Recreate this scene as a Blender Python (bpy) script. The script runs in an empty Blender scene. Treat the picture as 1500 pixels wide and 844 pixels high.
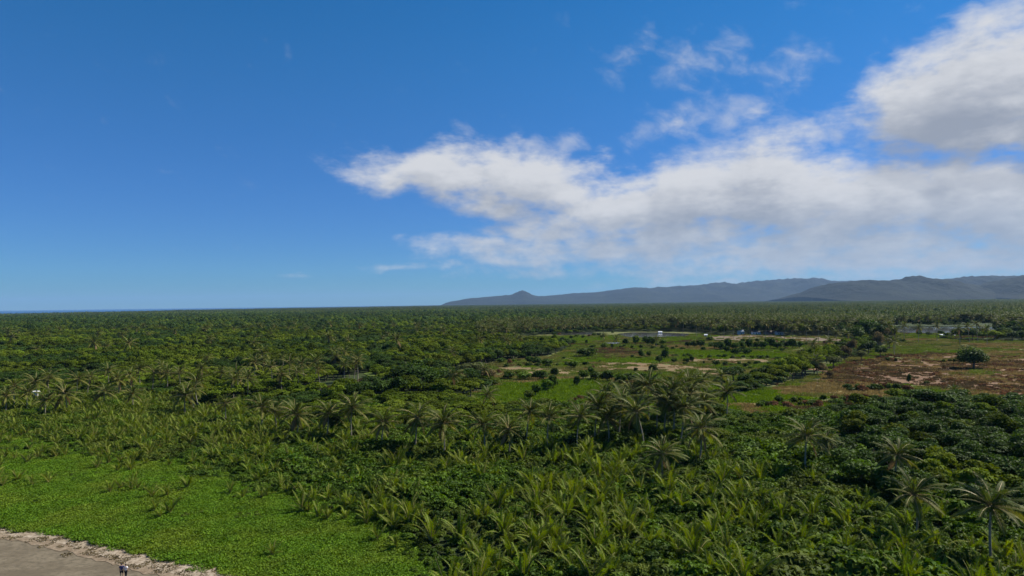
import bpy, bmesh, math, random
import numpy as np
from mathutils import Vector, Matrix, noise as mnoise

R = math.radians
rng = np.random.default_rng(7)
random.seed(7)
SC = bpy.context.scene
COL = SC.collection

# ------------------------------------------------------------------ camera
CAM_H = 32.0
F = 1000.0                       # focal length in photograph pixels (photo is 1500 px wide)
PITCH = math.atan(22.6 / F)
ROLL = math.atan(0.0130)
fwd = np.array([0, math.cos(PITCH), math.sin(PITCH)])
r0 = np.array([1.0, 0, 0])
u0 = np.cross(r0, fwd)
right = math.cos(ROLL) * r0 - math.sin(ROLL) * u0
up = math.cos(ROLL) * u0 + math.sin(ROLL) * r0
cam_d = bpy.data.cameras.new("camera")
cam = bpy.data.objects.new("camera", cam_d)
COL.objects.link(cam)
cam_d.sensor_width = 36.0
cam_d.lens = 36.0 * F / 1500.0
cam_d.clip_start = 0.5
cam_d.clip_end = 80000
M = Matrix((tuple(right), tuple(up), tuple(-fwd))).transposed().to_4x4()
M.translation = (0, 0, CAM_H)
cam.matrix_world = M
SC.camera = cam

# ------------------------------------------------------------------ light
SUN_AZ = R(70)                   # clockwise from +Y (the view direction): from the right and a little ahead
SUN_EL = R(46)
SUN_STRENGTH = 5.0
SKY_STRENGTH = 0.066
EXPOSURE = 0.66
HAZE_DENSITY = 2.35e-5
sd = bpy.data.lights.new("sun", 'SUN')
sd.energy = SUN_STRENGTH
sd.angle = R(0.5)
sd.color = (1.0, 0.93, 0.80)
sun = bpy.data.objects.new("sun", sd)
COL.objects.link(sun)
sdir = Vector((math.sin(SUN_AZ) * math.cos(SUN_EL), math.cos(SUN_AZ) * math.cos(SUN_EL), math.sin(SUN_EL)))
sun.rotation_euler = (-sdir).to_track_quat('-Z', 'Y').to_euler()
sun.location = (0, 0, 300)
vs = SC.view_settings
vs.view_transform = 'Standard'
vs.look = 'None'
vs.exposure = EXPOSURE
vs.gamma = 1
vs.use_curve_mapping = False
SC.render.engine = 'CYCLES'
SC.cycles.max_bounces = 5
SC.cycles.diffuse_bounces = 1
SC.cycles.glossy_bounces = 2
SC.cycles.transmission_bounces = 2
SC.cycles.transparent_max_bounces = 4
SC.cycles.volume_bounces = 1
SC.cycles.use_denoising = True
SC.cycles.sample_clamp_indirect = 3.0

# ------------------------------------------------------------------ pixels <-> world
def ray(px, py):
    a = (px - 750.0) / F
    b = (422.0 - py) / F
    d = fwd + a * right + b * up
    return d / np.linalg.norm(d)
def G(px, py, z=0.0):
    d = ray(px, py)
    t = (z - CAM_H) / d[2]
    return np.array([d[0] * t, d[1] * t, z])
def proj(X, Y, Z=0.0):
    X = np.asarray(X, float); Y = np.asarray(Y, float); Z = np.asarray(Z, float) - CAM_H + 0 * X
    dep = X * fwd[0] + Y * fwd[1] + Z * fwd[2]
    dep = np.where(dep < 0.1, 0.1, dep)
    a = (X * right[0] + Y * right[1] + Z * right[2]) / dep
    b = (X * up[0] + Y * up[1] + Z * up[2]) / dep
    return 750 + a * F, 422 - b * F
def yh(x): return 444.6 - 0.0130 * (x - 750)
def inpoly(px, py, poly):
    px = np.asarray(px, float); py = np.asarray(py, float)
    c = np.zeros(px.shape, bool)
    n = len(poly)
    for i in range(n):
        x1, y1 = poly[i]; x2, y2 = poly[(i + 1) % n]
        cond = ((y1 > py) != (y2 > py))
        with np.errstate(divide='ignore', invalid='ignore'):
            xi = (x2 - x1) * (py - y1) / ((y2 - y1) if y2 != y1 else 1e-9) + x1
        c ^= cond & (px < xi)
    return c

# ------------------------------------------------------------------ world: sky with clouds
W = bpy.data.worlds.new("World")
SC.world = W
W.use_nodes = True
nt = W.node_tree
nt.nodes.clear()
class NB:
    """tiny helper that wires math nodes"""
    def __init__(s, tree): s.t = tree
    def m(s, op, a, b=None, c=None, clamp=False):
        n = s.t.nodes.new('ShaderNodeMath'); n.operation = op; n.use_clamp = clamp
        for i, v in enumerate((a, b, c)):
            if v is None: continue
            if isinstance(v, (int, float)): n.inputs[i].default_value = v
            else: s.t.links.new(v, n.inputs[i])
        return n.outputs[0]
    def add(s, a, b): return s.m('ADD', a, b)
    def mul(s, a, b): return s.m('MULTIPLY', a, b)
    def sub(s, a, b): return s.m('SUBTRACT', a, b)
    def mx(s, a, b): return s.m('MAXIMUM', a, b)
    def node(s, kind, **kw):
        n = s.t.nodes.new(kind)
        for k, v in kw.items(): setattr(n, k, v)
        return n
    def link(s, a, b): s.t.links.new(a, b)
    def xyz(s, x, y, z):
        n = s.t.nodes.new('ShaderNodeCombineXYZ')
        for i, v in enumerate((x, y, z)):
            if isinstance(v, (int, float)): n.inputs[i].default_value = v
            else: s.t.links.new(v, n.inputs[i])
        return n.outputs[0]
    def noise(s, vec, scale, detail=6, rough=0.55, dist=0.0):
        n = s.t.nodes.new('ShaderNodeTexNoise')
        n.inputs['Scale'].default_value = scale; n.inputs['Detail'].default_value = detail
        n.inputs['Roughness'].default_value = rough; n.inputs['Distortion'].default_value = dist
        if vec is not None: s.t.links.new(vec, n.inputs['Vector'])
        return n.outputs['Fac']
    def sstep(s, v, lo, hi, tlo=0.0, thi=1.0):
        n = s.t.nodes.new('ShaderNodeMapRange'); n.interpolation_type = 'SMOOTHSTEP'
        s.t.links.new(v, n.inputs[0])
        for i, q in enumerate((lo, hi, tlo, thi)): n.inputs[i + 1].default_value = q
        return n.outputs[0]
    def mix(s, fac, a, b):
        n = s.t.nodes.new('ShaderNodeMix'); n.data_type = 'RGBA'
        if isinstance(fac, (int, float)): n.inputs[0].default_value = fac
        else: s.t.links.new(fac, n.inputs[0])
        for i, v in ((6, a), (7, b)):
            if isinstance(v, tuple): n.inputs[i].default_value = (*v, 1)
            else: s.t.links.new(v, n.inputs[i])
        return n.outputs[2]

def azel(px, py):
    d = ray(px, py)
    return math.degrees(math.atan2(d[0], d[1])), math.degrees(math.asin(d[2]))

# clouds as soft ellipses on the sky sphere: centre px, half sizes px, tilt deg, weight
CLOUDS = [
    # left wedge
    (650, 252, 150, 38, 2, 1.0), (570, 252, 90, 24, 0, .8), (760, 262, 150, 52, 8, 1.05), (720, 300, 130, 34, 14, .8),
    (840, 250, 60, 30, -20, .8),
    # main cumulus band
    (905, 305, 130, 46, -5, 1.05), (1010, 290, 150, 62, -10, 1.1), (1110, 252, 110, 58, -12, 1.05), (1160, 290, 160, 72, 0, 1.15),
    (1290, 290, 170, 66, 0, 1.15), (1420, 285, 190, 62, 0, 1.15), (1500, 300, 190, 70, 0, 1.1), (820, 330, 120, 34, 0, .8),
    (1000, 345, 240, 40, 0, .85), (1250, 350, 320, 44, 0, .9), (1560, 340, 200, 60, 0, 1.0),
    # low stratus
    (720, 362, 150, 22, 0, .74), (900, 368, 290, 30, 0, .85), (1150, 378, 350, 40, 0, .85), (1420, 378, 300, 44, 0, .85), (650, 386, 80, 9, 0, .55), (900, 396, 260, 16, 0, .58), (1400, 402, 300, 18, 0, .72), (1200, 410, 420, 20, 0, .66), (1400, 415, 300, 20, 0, .66), (800, 345, 120, 26, 6, .85),
    # upper right cumulus
    (1400, 140, 160, 80, -8, 1.25), (1340, 150, 90, 58, 0, .95), (1480, 120, 140, 88, -8, 1.15), (1440, 190, 150, 50, 5, 1.0), (1560, 160, 130, 90, 0, 1.1), (1330, 190, 80, 34, 10, .85),
    (1620, 240, 180, 70, 0, 1.0),
    # thin puffs
    (985, 182, 50, 18, -10, .50), (1110, 168, 40, 14, -14, .48), (962, 244, 22, 15, 0, .56), (1230, 190, 40, 20, -10, .5),
    (1450, 30, 130, 40, -22, .64), (1370, 60, 80, 28, -20, .5), (430, 404, 40, 5, 0, .42), (590, 392, 70, 6, 0, .46),
]
VEILS = [(930, 75, 60, 36, -35, .7), (1040, 92, 120, 44, 10, .8), (1150, 95, 90, 44, -20, .7), (1000, 178, 90, 36, -10, 1.), (1095, 165, 90, 34, -14, 1.), (1215, 190, 85, 36, -10, 1.), (1060, 212, 160, 46, -18, .8), (685, 190, 46, 22, -10, .42), (800, 212, 90, 26, 0, .9), (1430, 40, 150, 44, -22, 1.), (430, 404, 40, 4, 0, .7), (590, 392, 70, 5, 0, .8), (1290, 120, 60, 40, -40, .8), (560, 240, 110, 24, -5, .8)]
DEG = math.degrees(1 / F)
g = bpy.data.node_groups.new("cloud_density", 'ShaderNodeTree')
g.interface.new_socket("AzEl", in_out='INPUT', socket_type='NodeSocketVector')
g.interface.new_socket("Density", in_out='OUTPUT', socket_type='NodeSocketFloat')
gi = g.nodes.new('NodeGroupInput'); go = g.nodes.new('NodeGroupOutput')
nb = NB(g)
sep = nb.node('ShaderNodeSeparateXYZ'); nb.link(gi.outputs[0], sep.inputs[0])
gaz, gel = sep.outputs[0], sep.outputs[1]
# warp the coordinates a little so the ellipses lose their outline
warp = nb.node('ShaderNodeTexNoise'); warp.inputs['Scale'].default_value = 0.22; warp.inputs['Detail'].default_value = 3
nb.link(gi.outputs[0], warp.inputs['Vector'])
wsep = nb.node('ShaderNodeSeparateColor'); nb.link(warp.outputs['Color'], wsep.inputs[0])
waz = nb.add(gaz, nb.mul(nb.sub(wsep.outputs[0], 0.5), 4.0))
wel = nb.add(gel, nb.mul(nb.sub(wsep.outputs[1], 0.5), 2.4))
mask = None
for (cx, cy, rx, ry, th, w) in CLOUDS:
    a0, e0 = azel(cx, cy)
    k = DEG * math.cos(math.radians(a0)) ** 2
    ra, re = rx * k, ry * DEG * math.cos(math.radians(a0))
    c, s_ = math.cos(R(-th)), math.sin(R(-th))
    dx = nb.sub(waz, a0); dy = nb.sub(wel, e0)
    p = nb.m('MULTIPLY_ADD', dx, c / ra, nb.mul(dy, s_ / ra))
    q = nb.m('MULTIPLY_ADD', dx, -s_ / re, nb.mul(dy, c / re))
    e = nb.m('MULTIPLY_ADD', p, p, nb.mul(q, q))
    v = nb.mul(nb.m('POWER', 2.718, nb.mul(e, -0.9)), w)
    if mask is None: mask = v
    else:
        n = nb.node('ShaderNodeMath', operation='SMOOTH_MAX')
        n.inputs[2].default_value = 0.12
        nb.link(mask, n.inputs[0]); nb.link(v, n.inputs[1]); mask = n.outputs[0]
nv = nb.xyz(gaz, nb.mul(gel, 1.7), 3.7)
f1 = nb.noise(nv, 0.28, 9, 0.57, 0.2)
f2 = nb.noise(nb.xyz(nb.mul(gaz, 0.8), nb.mul(gel, 2.2), 11.0), 1.0, 7, 0.58, 0.15)
fb = nb.add(nb.mul(nb.sub(f1, 0.5), 1.05), nb.mul(nb.sub(f2, 0.5), 0.36))
dens = nb.add(nb.sub(mask, 0.40), fb)
dens = nb.add(dens, nb.mul(nb.m('MINIMUM', nb.sub(mask, 0.25), 0.0), 1.6))
nb.link(dens, go.inputs[0])

nb = NB(nt)
tc = nb.node('ShaderNodeTexCoord')
sx = nb.node('ShaderNodeSeparateXYZ'); nb.link(tc.outputs['Generated'], sx.inputs[0])
dx, dy, dz = sx.outputs
az = nb.mul(nb.m('ARCTAN2', dx, dy), 57.29578)
el = nb.mul(nb.m('ARCSINE', dz), 57.29578)
def cloud(da, de):
    n = nb.node('ShaderNodeGroup'); n.node_tree = g
    nb.link(nb.xyz(nb.add(az, da), nb.add(el, de), 0), n.inputs[0])
    return n.outputs[0]
d0 = cloud(0, 0)
d1 = cloud(0.9, 1.3)
d2 = cloud(1.2, 3.2)
alpha = nb.sstep(d0, -0.12, 0.50)
alpha = nb.mul(alpha, 0.95)
alpha = nb.mul(alpha, nb.sstep(el, -0.6, 2.2))
vm = None
for (cx, cy, rx, ry, th, w) in VEILS:
    a0, e0 = azel(cx, cy)
    ra, re = rx * DEG * math.cos(R(a0)) ** 2, ry * DEG * math.cos(R(a0))
    c, s_ = math.cos(R(-th)), math.sin(R(-th))
    qx = nb.sub(az, a0); qy = nb.sub(el, e0)
    p = nb.m('MULTIPLY_ADD', qx, c / ra, nb.mul(qy, s_ / ra)); q = nb.m('MULTIPLY_ADD', qx, -s_ / re, nb.mul(qy, c / re))
    v = nb.mul(nb.m('POWER', 2.718, nb.mul(nb.m('MULTIPLY_ADD', p, p, nb.mul(q, q)), -1.1)), w)
    vm = v if vm is None else nb.mx(vm, v)
vn = nb.noise(nb.xyz(nb.m('MULTIPLY_ADD', el, -.5, nb.mul(az, .75)), nb.m('MULTIPLY_ADD', az, .55, nb.mul(el, 1.3)), 5.0), 0.42, 8, 0.58, 0.25)
veil = nb.mul(nb.sstep(nb.add(nb.mul(vm, .62), nb.mul(nb.sub(vn, .5), 1.5)), .18, 1.05), .58)
alpha = nb.sub(1.0, nb.mul(nb.sub(1.0, alpha), nb.sub(1.0, veil)))
shade = nb.add(nb.mul(nb.sstep(nb.sub(d1, nb.mul(d0, 0.55)), -0.15, 0.5), 0.45), nb.mul(nb.sstep(d2, -0.1, 0.95), 0.64))
shade = nb.m('MINIMUM', shade, 1.0)
ccol = nb.mix(shade, (0.445, 0.45, 0.463), (0.205, 0.226, 0.265))
low = nb.sstep(el, 2.0, 9.0)
ccol = nb.mix(low, nb.mix(0.5, ccol, (0.27, 0.33, 0.42)), ccol)
sky = nb.node('ShaderNodeTexSky'); sky.sky_type = 'NISHITA'; sky.sun_disc = False
sky.sun_elevation = SUN_EL; sky.sun_rotation = SUN_AZ
sky.air_density = 1.0; sky.dust_density = 0.0; sky.ozone_density = 4.0; sky.altitude = 30
hs = nb.node('ShaderNodeHueSaturation'); hs.inputs['Saturation'].default_value = 1.36; hs.inputs['Hue'].default_value = 0.503
nb.link(sky.outputs[0], hs.inputs['Color'])
tint = nb.mix(nb.sstep(el, -2.0, 25.0), (.20, .49, .92), (1.0, 1.0, 1.0))
tm = nb.node('ShaderNodeMix', data_type='RGBA', blend_type='MULTIPLY'); tm.inputs[0].default_value = 1.0
nb.link(hs.outputs[0], tm.inputs[6]); nb.link(tint, tm.inputs[7])
b1 = nb.node('ShaderNodeBackground'); b1.inputs['Strength'].default_value = SKY_STRENGTH
nb.link(tm.outputs[2], b1.inputs['Color'])
b2 = nb.node('ShaderNodeBackground'); b2.inputs['Strength'].default_value = 1.0
nb.link(ccol, b2.inputs['Color'])
ms = nb.node('ShaderNodeMixShader'); nb.link(alpha, ms.inputs[0]); nb.link(b1.outputs[0], ms.inputs[1]); nb.link(b2.outputs[0], ms.inputs[2])
wo = nb.node('ShaderNodeOutputWorld'); nb.link(ms.outputs[0], wo.inputs['Surface'])
W.cycles.sampling_method = 'MANUAL'
W.cycles.sample_map_resolution = 512

# ------------------------------------------------------------------ helpers
def tag(o, label=None, cat=None, group=None, kind=None):
    if label: o['label'] = label
    if cat: o['category'] = cat
    if group: o['group'] = group
    if kind: o['kind'] = kind
    return o
def link(name, me, parent=None, loc=None):
    o = bpy.data.objects.new(name, me)
    COL.objects.link(o)
    if parent is not None: o.parent = parent
    if loc is not None: o.location = loc
    return o
def empty(name, loc, rz=0.0, s=1.0):
    o = bpy.data.objects.new(name, None)
    COL.objects.link(o)
    o.location = loc; o.rotation_euler = (0, 0, rz); o.scale = (s, s, s)
    o.empty_display_size = 0.3
    return o

class MB:
    """collects quads / triangles with a material slot and a 'tint' value, then makes one mesh"""
    def __init__(s): s.v = []; s.q = []; s.t = []; s.mq = []; s.mt = []; s.ti = []; s.n = 0
    def addv(s, v, tint=0.5):
        v = np.asarray(v, float).reshape(-1, 3); k = s.n
        s.v.append(v); s.n += len(v)
        s.ti.append(np.broadcast_to(np.asarray(tint, float), (len(v),)).copy())
        return k
    def quads(s, v4, mat=0, tint=0.5):
        v4 = np.asarray(v4, float)                      # (n,4,3)
        n = len(v4)
        t = np.repeat(np.broadcast_to(np.asarray(tint, float), (n,)), 4)
        k = s.addv(v4.reshape(-1, 3), t)
        s.q.append(k + np.arange(n * 4).reshape(n, 4)); s.mq.append(np.full(n, mat))
    def grid_tube(s, rings, mat=0, tint=0.5, cap=True):
        """rings (m,k,3): tube with shared vertices"""
        rings = np.asarray(rings, float); m, k, _ = rings.shape
        b = s.addv(rings.reshape(-1, 3), tint)
        i = np.arange(m - 1)[:, None]; j = np.arange(k)[None, :]
        jn = (j + 1) % k
        f = np.stack([b + i * k + j, b + i * k + jn, b + (i + 1) * k + jn, b + (i + 1) * k + j], -1).reshape(-1, 4)
        s.q.append(f); s.mq.append(np.full(len(f), mat))
        if cap and k == 4:
            s.q.append(np.array([[b + (m - 1) * k + x for x in range(4)]])); s.mq.append(np.array([mat]))
    def merge(s, o, mat4=None, tint=None, matoff=0):
        """append another MB, transformed by a Matrix"""
        v = np.concatenate(o.v); ti = np.concatenate(o.ti)
        if mat4 is not None:
            m = np.array(mat4); v = v @ m[:3, :3].T + m[:3, 3]
        if tint is not None: ti = np.clip(ti + tint, 0, 1)
        k = s.n
        s.v.append(v); s.n += len(v); s.ti.append(ti)
        for q, mq in zip(o.q, o.mq): s.q.append(q + k); s.mq.append(mq + matoff)
    def mesh(s, name, mats, smooth=False):
        v = np.concatenate(s.v).astype(np.float32); q = np.concatenate(s.q).astype(np.int32); mi = np.concatenate(s.mq).astype(np.int32)
        me = bpy.data.meshes.new(name)
        me.vertices.add(len(v)); me.vertices.foreach_set('co', v.ravel())
        me.loops.add(q.size); me.loops.foreach_set('vertex_index', q.ravel())
        me.polygons.add(len(q)); me.polygons.foreach_set('loop_start', np.arange(0, q.size, 4, dtype=np.int32))
        me.polygons.foreach_set('material_index', mi)
        if smooth: me.polygons.foreach_set('use_smooth', np.ones(len(q), bool))
        a = me.attributes.new('tint', 'FLOAT', 'POINT'); a.data.foreach_set('value', np.concatenate(s.ti).astype(np.float32))
        for m_ in (mats if isinstance(mats, (list, tuple)) else [mats]): me.materials.append(m_)
        me.update(calc_edges=True)
        return me

def norm(a): return a / np.maximum(np.linalg.norm(a, axis=-1, keepdims=True), 1e-9)
def leaf_quads(c, n, size, aspect=1.6, r=rng):
    """diamond shaped leaves centred at c facing n"""
    k = len(c)
    a = norm(np.cross(n, r.normal(size=(k, 3))))
    b = np.cross(n, a)
    s = np.broadcast_to(np.asarray(size, float), (k,))[:, None]
    L = a * s * aspect * 0.5; Wd = b * s * 0.5
    bend = n * s * 0.12
    return np.stack([c - L - bend, c - Wd + bend, c + L - bend, c + Wd + bend], 1)
def tube(path, rad, k=6):
    path = np.asarray(path, float); rad = np.asarray(rad, float)
    t = norm(np.gradient(path, axis=0))
    ref = np.array([0.0, 1.0, 0.01])
    a = norm(np.cross(t, ref)); b = np.cross(t, a)
    th = np.arange(k) * 2 * math.pi / k
    return path[:, None, :] + rad[:, None, None] * (np.cos(th)[None, :, None] * a[:, None, :] + np.sin(th)[None, :, None] * b[:, None, :])

# ------------------------------------------------------------------ materials
def new_mat(name):
    m = bpy.data.materials.new(name); m.use_nodes = True
    m.node_tree.nodes.clear()
    return m, NB(m.node_tree)
def leaf_mat(name, ca, cb, cc=None, rough=0.5, trans=0.28, spec=0.35, rnd=0.5, vary=0.35, pscale=0.06, stands=0.0):
    """ca young/dark .. cb light; tint attribute picks between; object random shifts; cc: wide patches in world space"""
    m, b = new_mat(name)
    at = b.node('ShaderNodeAttribute', attribute_name='tint')
    oi = b.node('ShaderNodeObjectInfo')
    geo = b.node('ShaderNodeNewGeometry')
    fac = b.add(b.mul(at.outputs['Fac'], 1 - rnd), b.mul(oi.outputs['Random'], rnd))
    col = b.mix(fac, ca, cb)
    if cc is not None:
        w = b.noise(geo.outputs['Position'], pscale, 3, 0.6)
        col = b.mix(b.sstep(w, 0.42, 0.68), col, b.mix(0.35, cc, col))
    hsv = b.node('ShaderNodeHueSaturation')
    v = b.add(1 - vary * 0.6, b.mul(b.m('FRACT', b.mul(oi.outputs['Random'], 7.31)), vary))
    if stands:                                             # stands of darker and lighter species
        sn = b.noise(geo.outputs['Position'], .011, 4, .65, .5)
        v = b.mul(v, b.sstep(sn, .36, .64, 1 - stands, 1 + stands * .5))
    b.link(v, hsv.inputs['Value']); b.link(col, hsv.inputs['Color'])
    pb = b.node('ShaderNodeBsdfPrincipled')
    b.link(hsv.outputs[0], pb.inputs['Base Color']); pb.inputs['Roughness'].default_value = rough + .12
    pb.inputs['Specular IOR Level'].default_value = spec * .45
    tr = b.node('ShaderNodeBsdfTranslucent')
    hs2 = b.node('ShaderNodeHueSaturation'); hs2.inputs['Value'].default_value = 1.25; hs2.inputs['Saturation'].default_value = 1.1
    hs2.inputs['Hue'].default_value = 0.49
    b.link(hsv.outputs[0], hs2.inputs['Color']); b.link(hs2.outputs[0], tr.inputs['Color'])
    mx = b.node('ShaderNodeMixShader'); mx.inputs[0].default_value = trans
    b.link(pb.outputs[0], mx.inputs[1]); b.link(tr.outputs[0], mx.inputs[2])
    o = b.node('ShaderNodeOutputMaterial'); b.link(mx.outputs[0], o.inputs['Surface'])
    return m
def soil_mat(name, cols, s1=0.05, s2=0.6, rough=0.95, bump=0.4, stretch=(1, 1, 1), bdist=0.3):
    """three colours mixed by wide and fine noise"""
    m, b = new_mat(name)
    geo = b.node('ShaderNodeNewGeometry')
    mp = b.node('ShaderNodeMapping'); mp.inputs['Scale'].default_value = stretch
    b.link(geo.outputs['Position'], mp.inputs['Vector'])
    w = b.noise(mp.outputs[0], s1, 6, 0.62, 0.4)
    f = b.noise(mp.outputs[0], s2, 8, 0.66, 0.3)
    c = b.mix(b.sstep(w, 0.36, 0.62), cols[0], cols[1])
    c = b.mix(b.sstep(f, 0.42, 0.66), c, cols[2])
    pb = b.node('ShaderNodeBsdfPrincipled'); pb.inputs['Roughness'].default_value = rough
    pb.inputs['Specular IOR Level'].default_value = 0.15
    b.link(c, pb.inputs['Base Color'])
    if bump:
        bp = b.node('ShaderNodeBump'); bp.inputs['Strength'].default_value = bump; bp.inputs['Distance'].default_value = bdist
        b.link(f, bp.inputs['Height']); b.link(bp.outputs[0], pb.inputs['Normal'])
    o = b.node('ShaderNodeOutputMaterial'); b.link(pb.outputs[0], o.inputs['Surface'])
    return m
def plain_mat(name, col, rough=0.6, nscale=3.0, amount=0.25, spec=0.3, metallic=0.0):
    m, b = new_mat(name)
    tcn = b.node('ShaderNodeTexCoord')
    f = b.noise(tcn.outputs['Object'], nscale, 5, 0.6)
    dark = tuple(c * (1 - amount) for c in col); light = tuple(min(1, c * (1 + amount * 0.6)) for c in col)
    c = b.mix(b.sstep(f, 0.3, 0.7), dark, light)
    pb = b.node('ShaderNodeBsdfPrincipled'); pb.inputs['Roughness'].default_value = rough
    pb.inputs['Specular IOR Level'].default_value = spec; pb.inputs['Metallic'].default_value = metallic
    b.link(c, pb.inputs['Base Color'])
    o = b.node('ShaderNodeOutputMaterial'); b.link(pb.outputs[0], o.inputs['Surface'])
    return m
def water_mat(name, col, rough=0.08, bump=0.15, scale=0.8, refl=.36):
    m, b = new_mat(name)
    geo = b.node('ShaderNodeNewGeometry')
    f = b.noise(geo.outputs['Position'], scale, 4, 0.6)
    pb = b.node('ShaderNodeBsdfPrincipled'); pb.inputs['Roughness'].default_value = rough
    pb.inputs['Base Color'].default_value = (*col, 1); pb.inputs['IOR'].default_value = 1.33
    pb.inputs['Specular IOR Level'].default_value = 0.5; pb.inputs['Specular Tint'].default_value = (refl, refl, refl, 1)
    bp = b.node('ShaderNodeBump'); bp.inputs['Strength'].default_value = bump; bp.inputs['Distance'].default_value = 0.1
    b.link(f, bp.inputs['Height']); b.link(bp.outputs[0], pb.inputs['Normal'])
    o = b.node('ShaderNodeOutputMaterial'); b.link(pb.outputs[0], o.inputs['Surface'])
    return m

MT = {}
MT['leaf_forest'] = leaf_mat('forest_leaf', (.064, .112, .009), (.122, .168, .015), (.135, .160, .020), rnd=.55, pscale=.02, spec=.12, rough=.65, vary=.7, stands=.36)
MT['leaf_dark'] = leaf_mat('dark_leaf', (.025, .056, .008), (.056, .100, .013), None, rough=.5, spec=.22, rnd=.4, vary=.6)
MT['leaf_shrub'] = leaf_mat('shrub_leaf', (.034, .078, .008), (.092, .158, .013), (.105, .120, .024), rough=.5, spec=.2, rnd=.5, pscale=.07, vary=.7)
MT['leaf_creeper'] = leaf_mat('creeper_leaf', (.056, .138, .009), (.130, .222, .015), (.145, .195, .020), rough=.55, spec=.2, rnd=.35, pscale=.09, vary=.5)
MT['leaf_dry'] = leaf_mat('dry_leaf', (.085, .070, .030), (.15, .12, .055), None, rough=.7, spec=.15, rnd=.4)
MT['leaf_pale'] = leaf_mat('pale_leaf', (.075, .092, .030), (.12, .14, .05), None, rough=.6, spec=.2, rnd=.4)
MT['leaf_brown'] = leaf_mat('brown_scrub_leaf', (.105, .055, .030), (.20, .115, .055), None, rough=.8, spec=.1, rnd=.5)
MT['frond'] = leaf_mat('frond_leaf', (.032, .068, .009), (.130, .132, .022), None, rough=.5, spec=.22, rnd=.12, trans=.34)
MT['frond_young'] = leaf_mat('young_frond_leaf', (.066, .138, .009), (.172, .205, .018), None, rough=.5, spec=.2, rnd=.35, trans=.36)
MT['frond_dry'] = leaf_mat('dry_frond_leaf', (.15, .105, .050), (.22, .155, .075), None, rough=.7, spec=.2, rnd=.3, trans=.2)
MT['rachis'] = plain_mat('frond_stalk', (.28, .215, .085), .5, 2.0)
MT['grass'] = leaf_mat('grass_blade', (.090, .145, .022), (.150, .190, .036), (.22, .17, .07), rough=.6, spec=.1, rnd=.4, pscale=.035, vary=.5)
MT['trunk_palm'] = plain_mat('palm_bark', (.25, .22, .17), .85, 6.0, .4)
MT['bark'] = plain_mat('tree_bark', (.13, .105, .08), .9, 4.0, .45)
MT['ground'] = soil_mat('forest_floor', [(.026, .044, .012), (.040, .060, .014), (.028, .036, .012)], .03, .5)
MT['sand'] = soil_mat('wet_sand', [(.115, .094, .062), (.165, .138, .094), (.098, .082, .054)], .16, 1.2, .8, .5, stretch=(1, 1.6, 1), bdist=.12)
MT['strand'] = soil_mat('littered_sand', [(.20, .155, .105), (.14, .105, .068), (.25, .20, .14)], .5, 1.6, .95, .6, bdist=.12)
MT['wrack'] = soil_mat('dry_shell_sand', [(.27, .22, .155), (.36, .305, .235), (.15, .115, .075)], .5, 2.2, .95, .6, bdist=.15)
MT['meadow'] = soil_mat('meadow', [(.075, .105, .024), (.105, .125, .034), (.150, .130, .055)], .03, .25, bump=.5, stretch=(.6, 1, 1))
MT['lawn'] = soil_mat('bright_grass_field', [(.062, .105, .014), (.078, .120, .018), (.095, .115, .024)], .04, .4, bump=.3)
MT['pasture'] = soil_mat('pasture_grass', [(.082, .108, .022), (.104, .118, .028), (.122, .104, .040)], .02, .2, bump=.3, stretch=(.5, 1, 1))
MT['earth'] = soil_mat('bare_earth', [(.17, .110, .058), (.22, .150, .080), (.105, .10, .036)], .05, .3, bump=.5, stretch=(.4, 1, 1))
MT['earth_grey'] = soil_mat('ploughed_earth', [(.135, .100, .070), (.16, .122, .085), (.115, .10, .06)], .03, .3, bump=.3, stretch=(.3, 1, 1))
MT['burnt'] = soil_mat('cut_scrub', [(.165, .096, .056), (.195, .126, .070), (.100, .060, .040)], .14, .35, bump=1.0, stretch=(.6, 1, 1), bdist=.8)
MT['drygrass'] = soil_mat('dry_grass', [(.22, .165, .065), (.185, .15, .055), (.11, .11, .035)], .06, .4, bump=.5, stretch=(.6, 1, 1))
MT['marsh'] = soil_mat('marsh', [(.075, .055, .034), (.085, .085, .03), (.05, .055, .022)], .05, .3, bump=.6, stretch=(.5, 1, 1))
MT['pond'] = water_mat('pond_water', (.05, .05, .05), .12, .1)
MT['creek'] = water_mat('creek_water', (.035, .024, .013), .08, .08, .4, .18)
MT['sea'] = water_mat('sea_water', (.012, .05, .11), .25, .5, .05, .3)
MT['white'] = plain_mat('white_paint', (.78, .78, .76), .5, 2.0, .12)
MT['roof_white'] = plain_mat('pale_metal_roof', (.72, .74, .76), .4, 1.0, .12)
MT['roof_dark'] = plain_mat('dark_roof', (.085, .07, .06), .8, 1.0, .3)
MT['wood'] = plain_mat('weathered_wood', (.20, .16, .12), .8, 3.0, .4)
MT['glass'] = plain_mat('dark_window', (.03, .035, .04), .1, 1.0, .1, .6)

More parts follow.
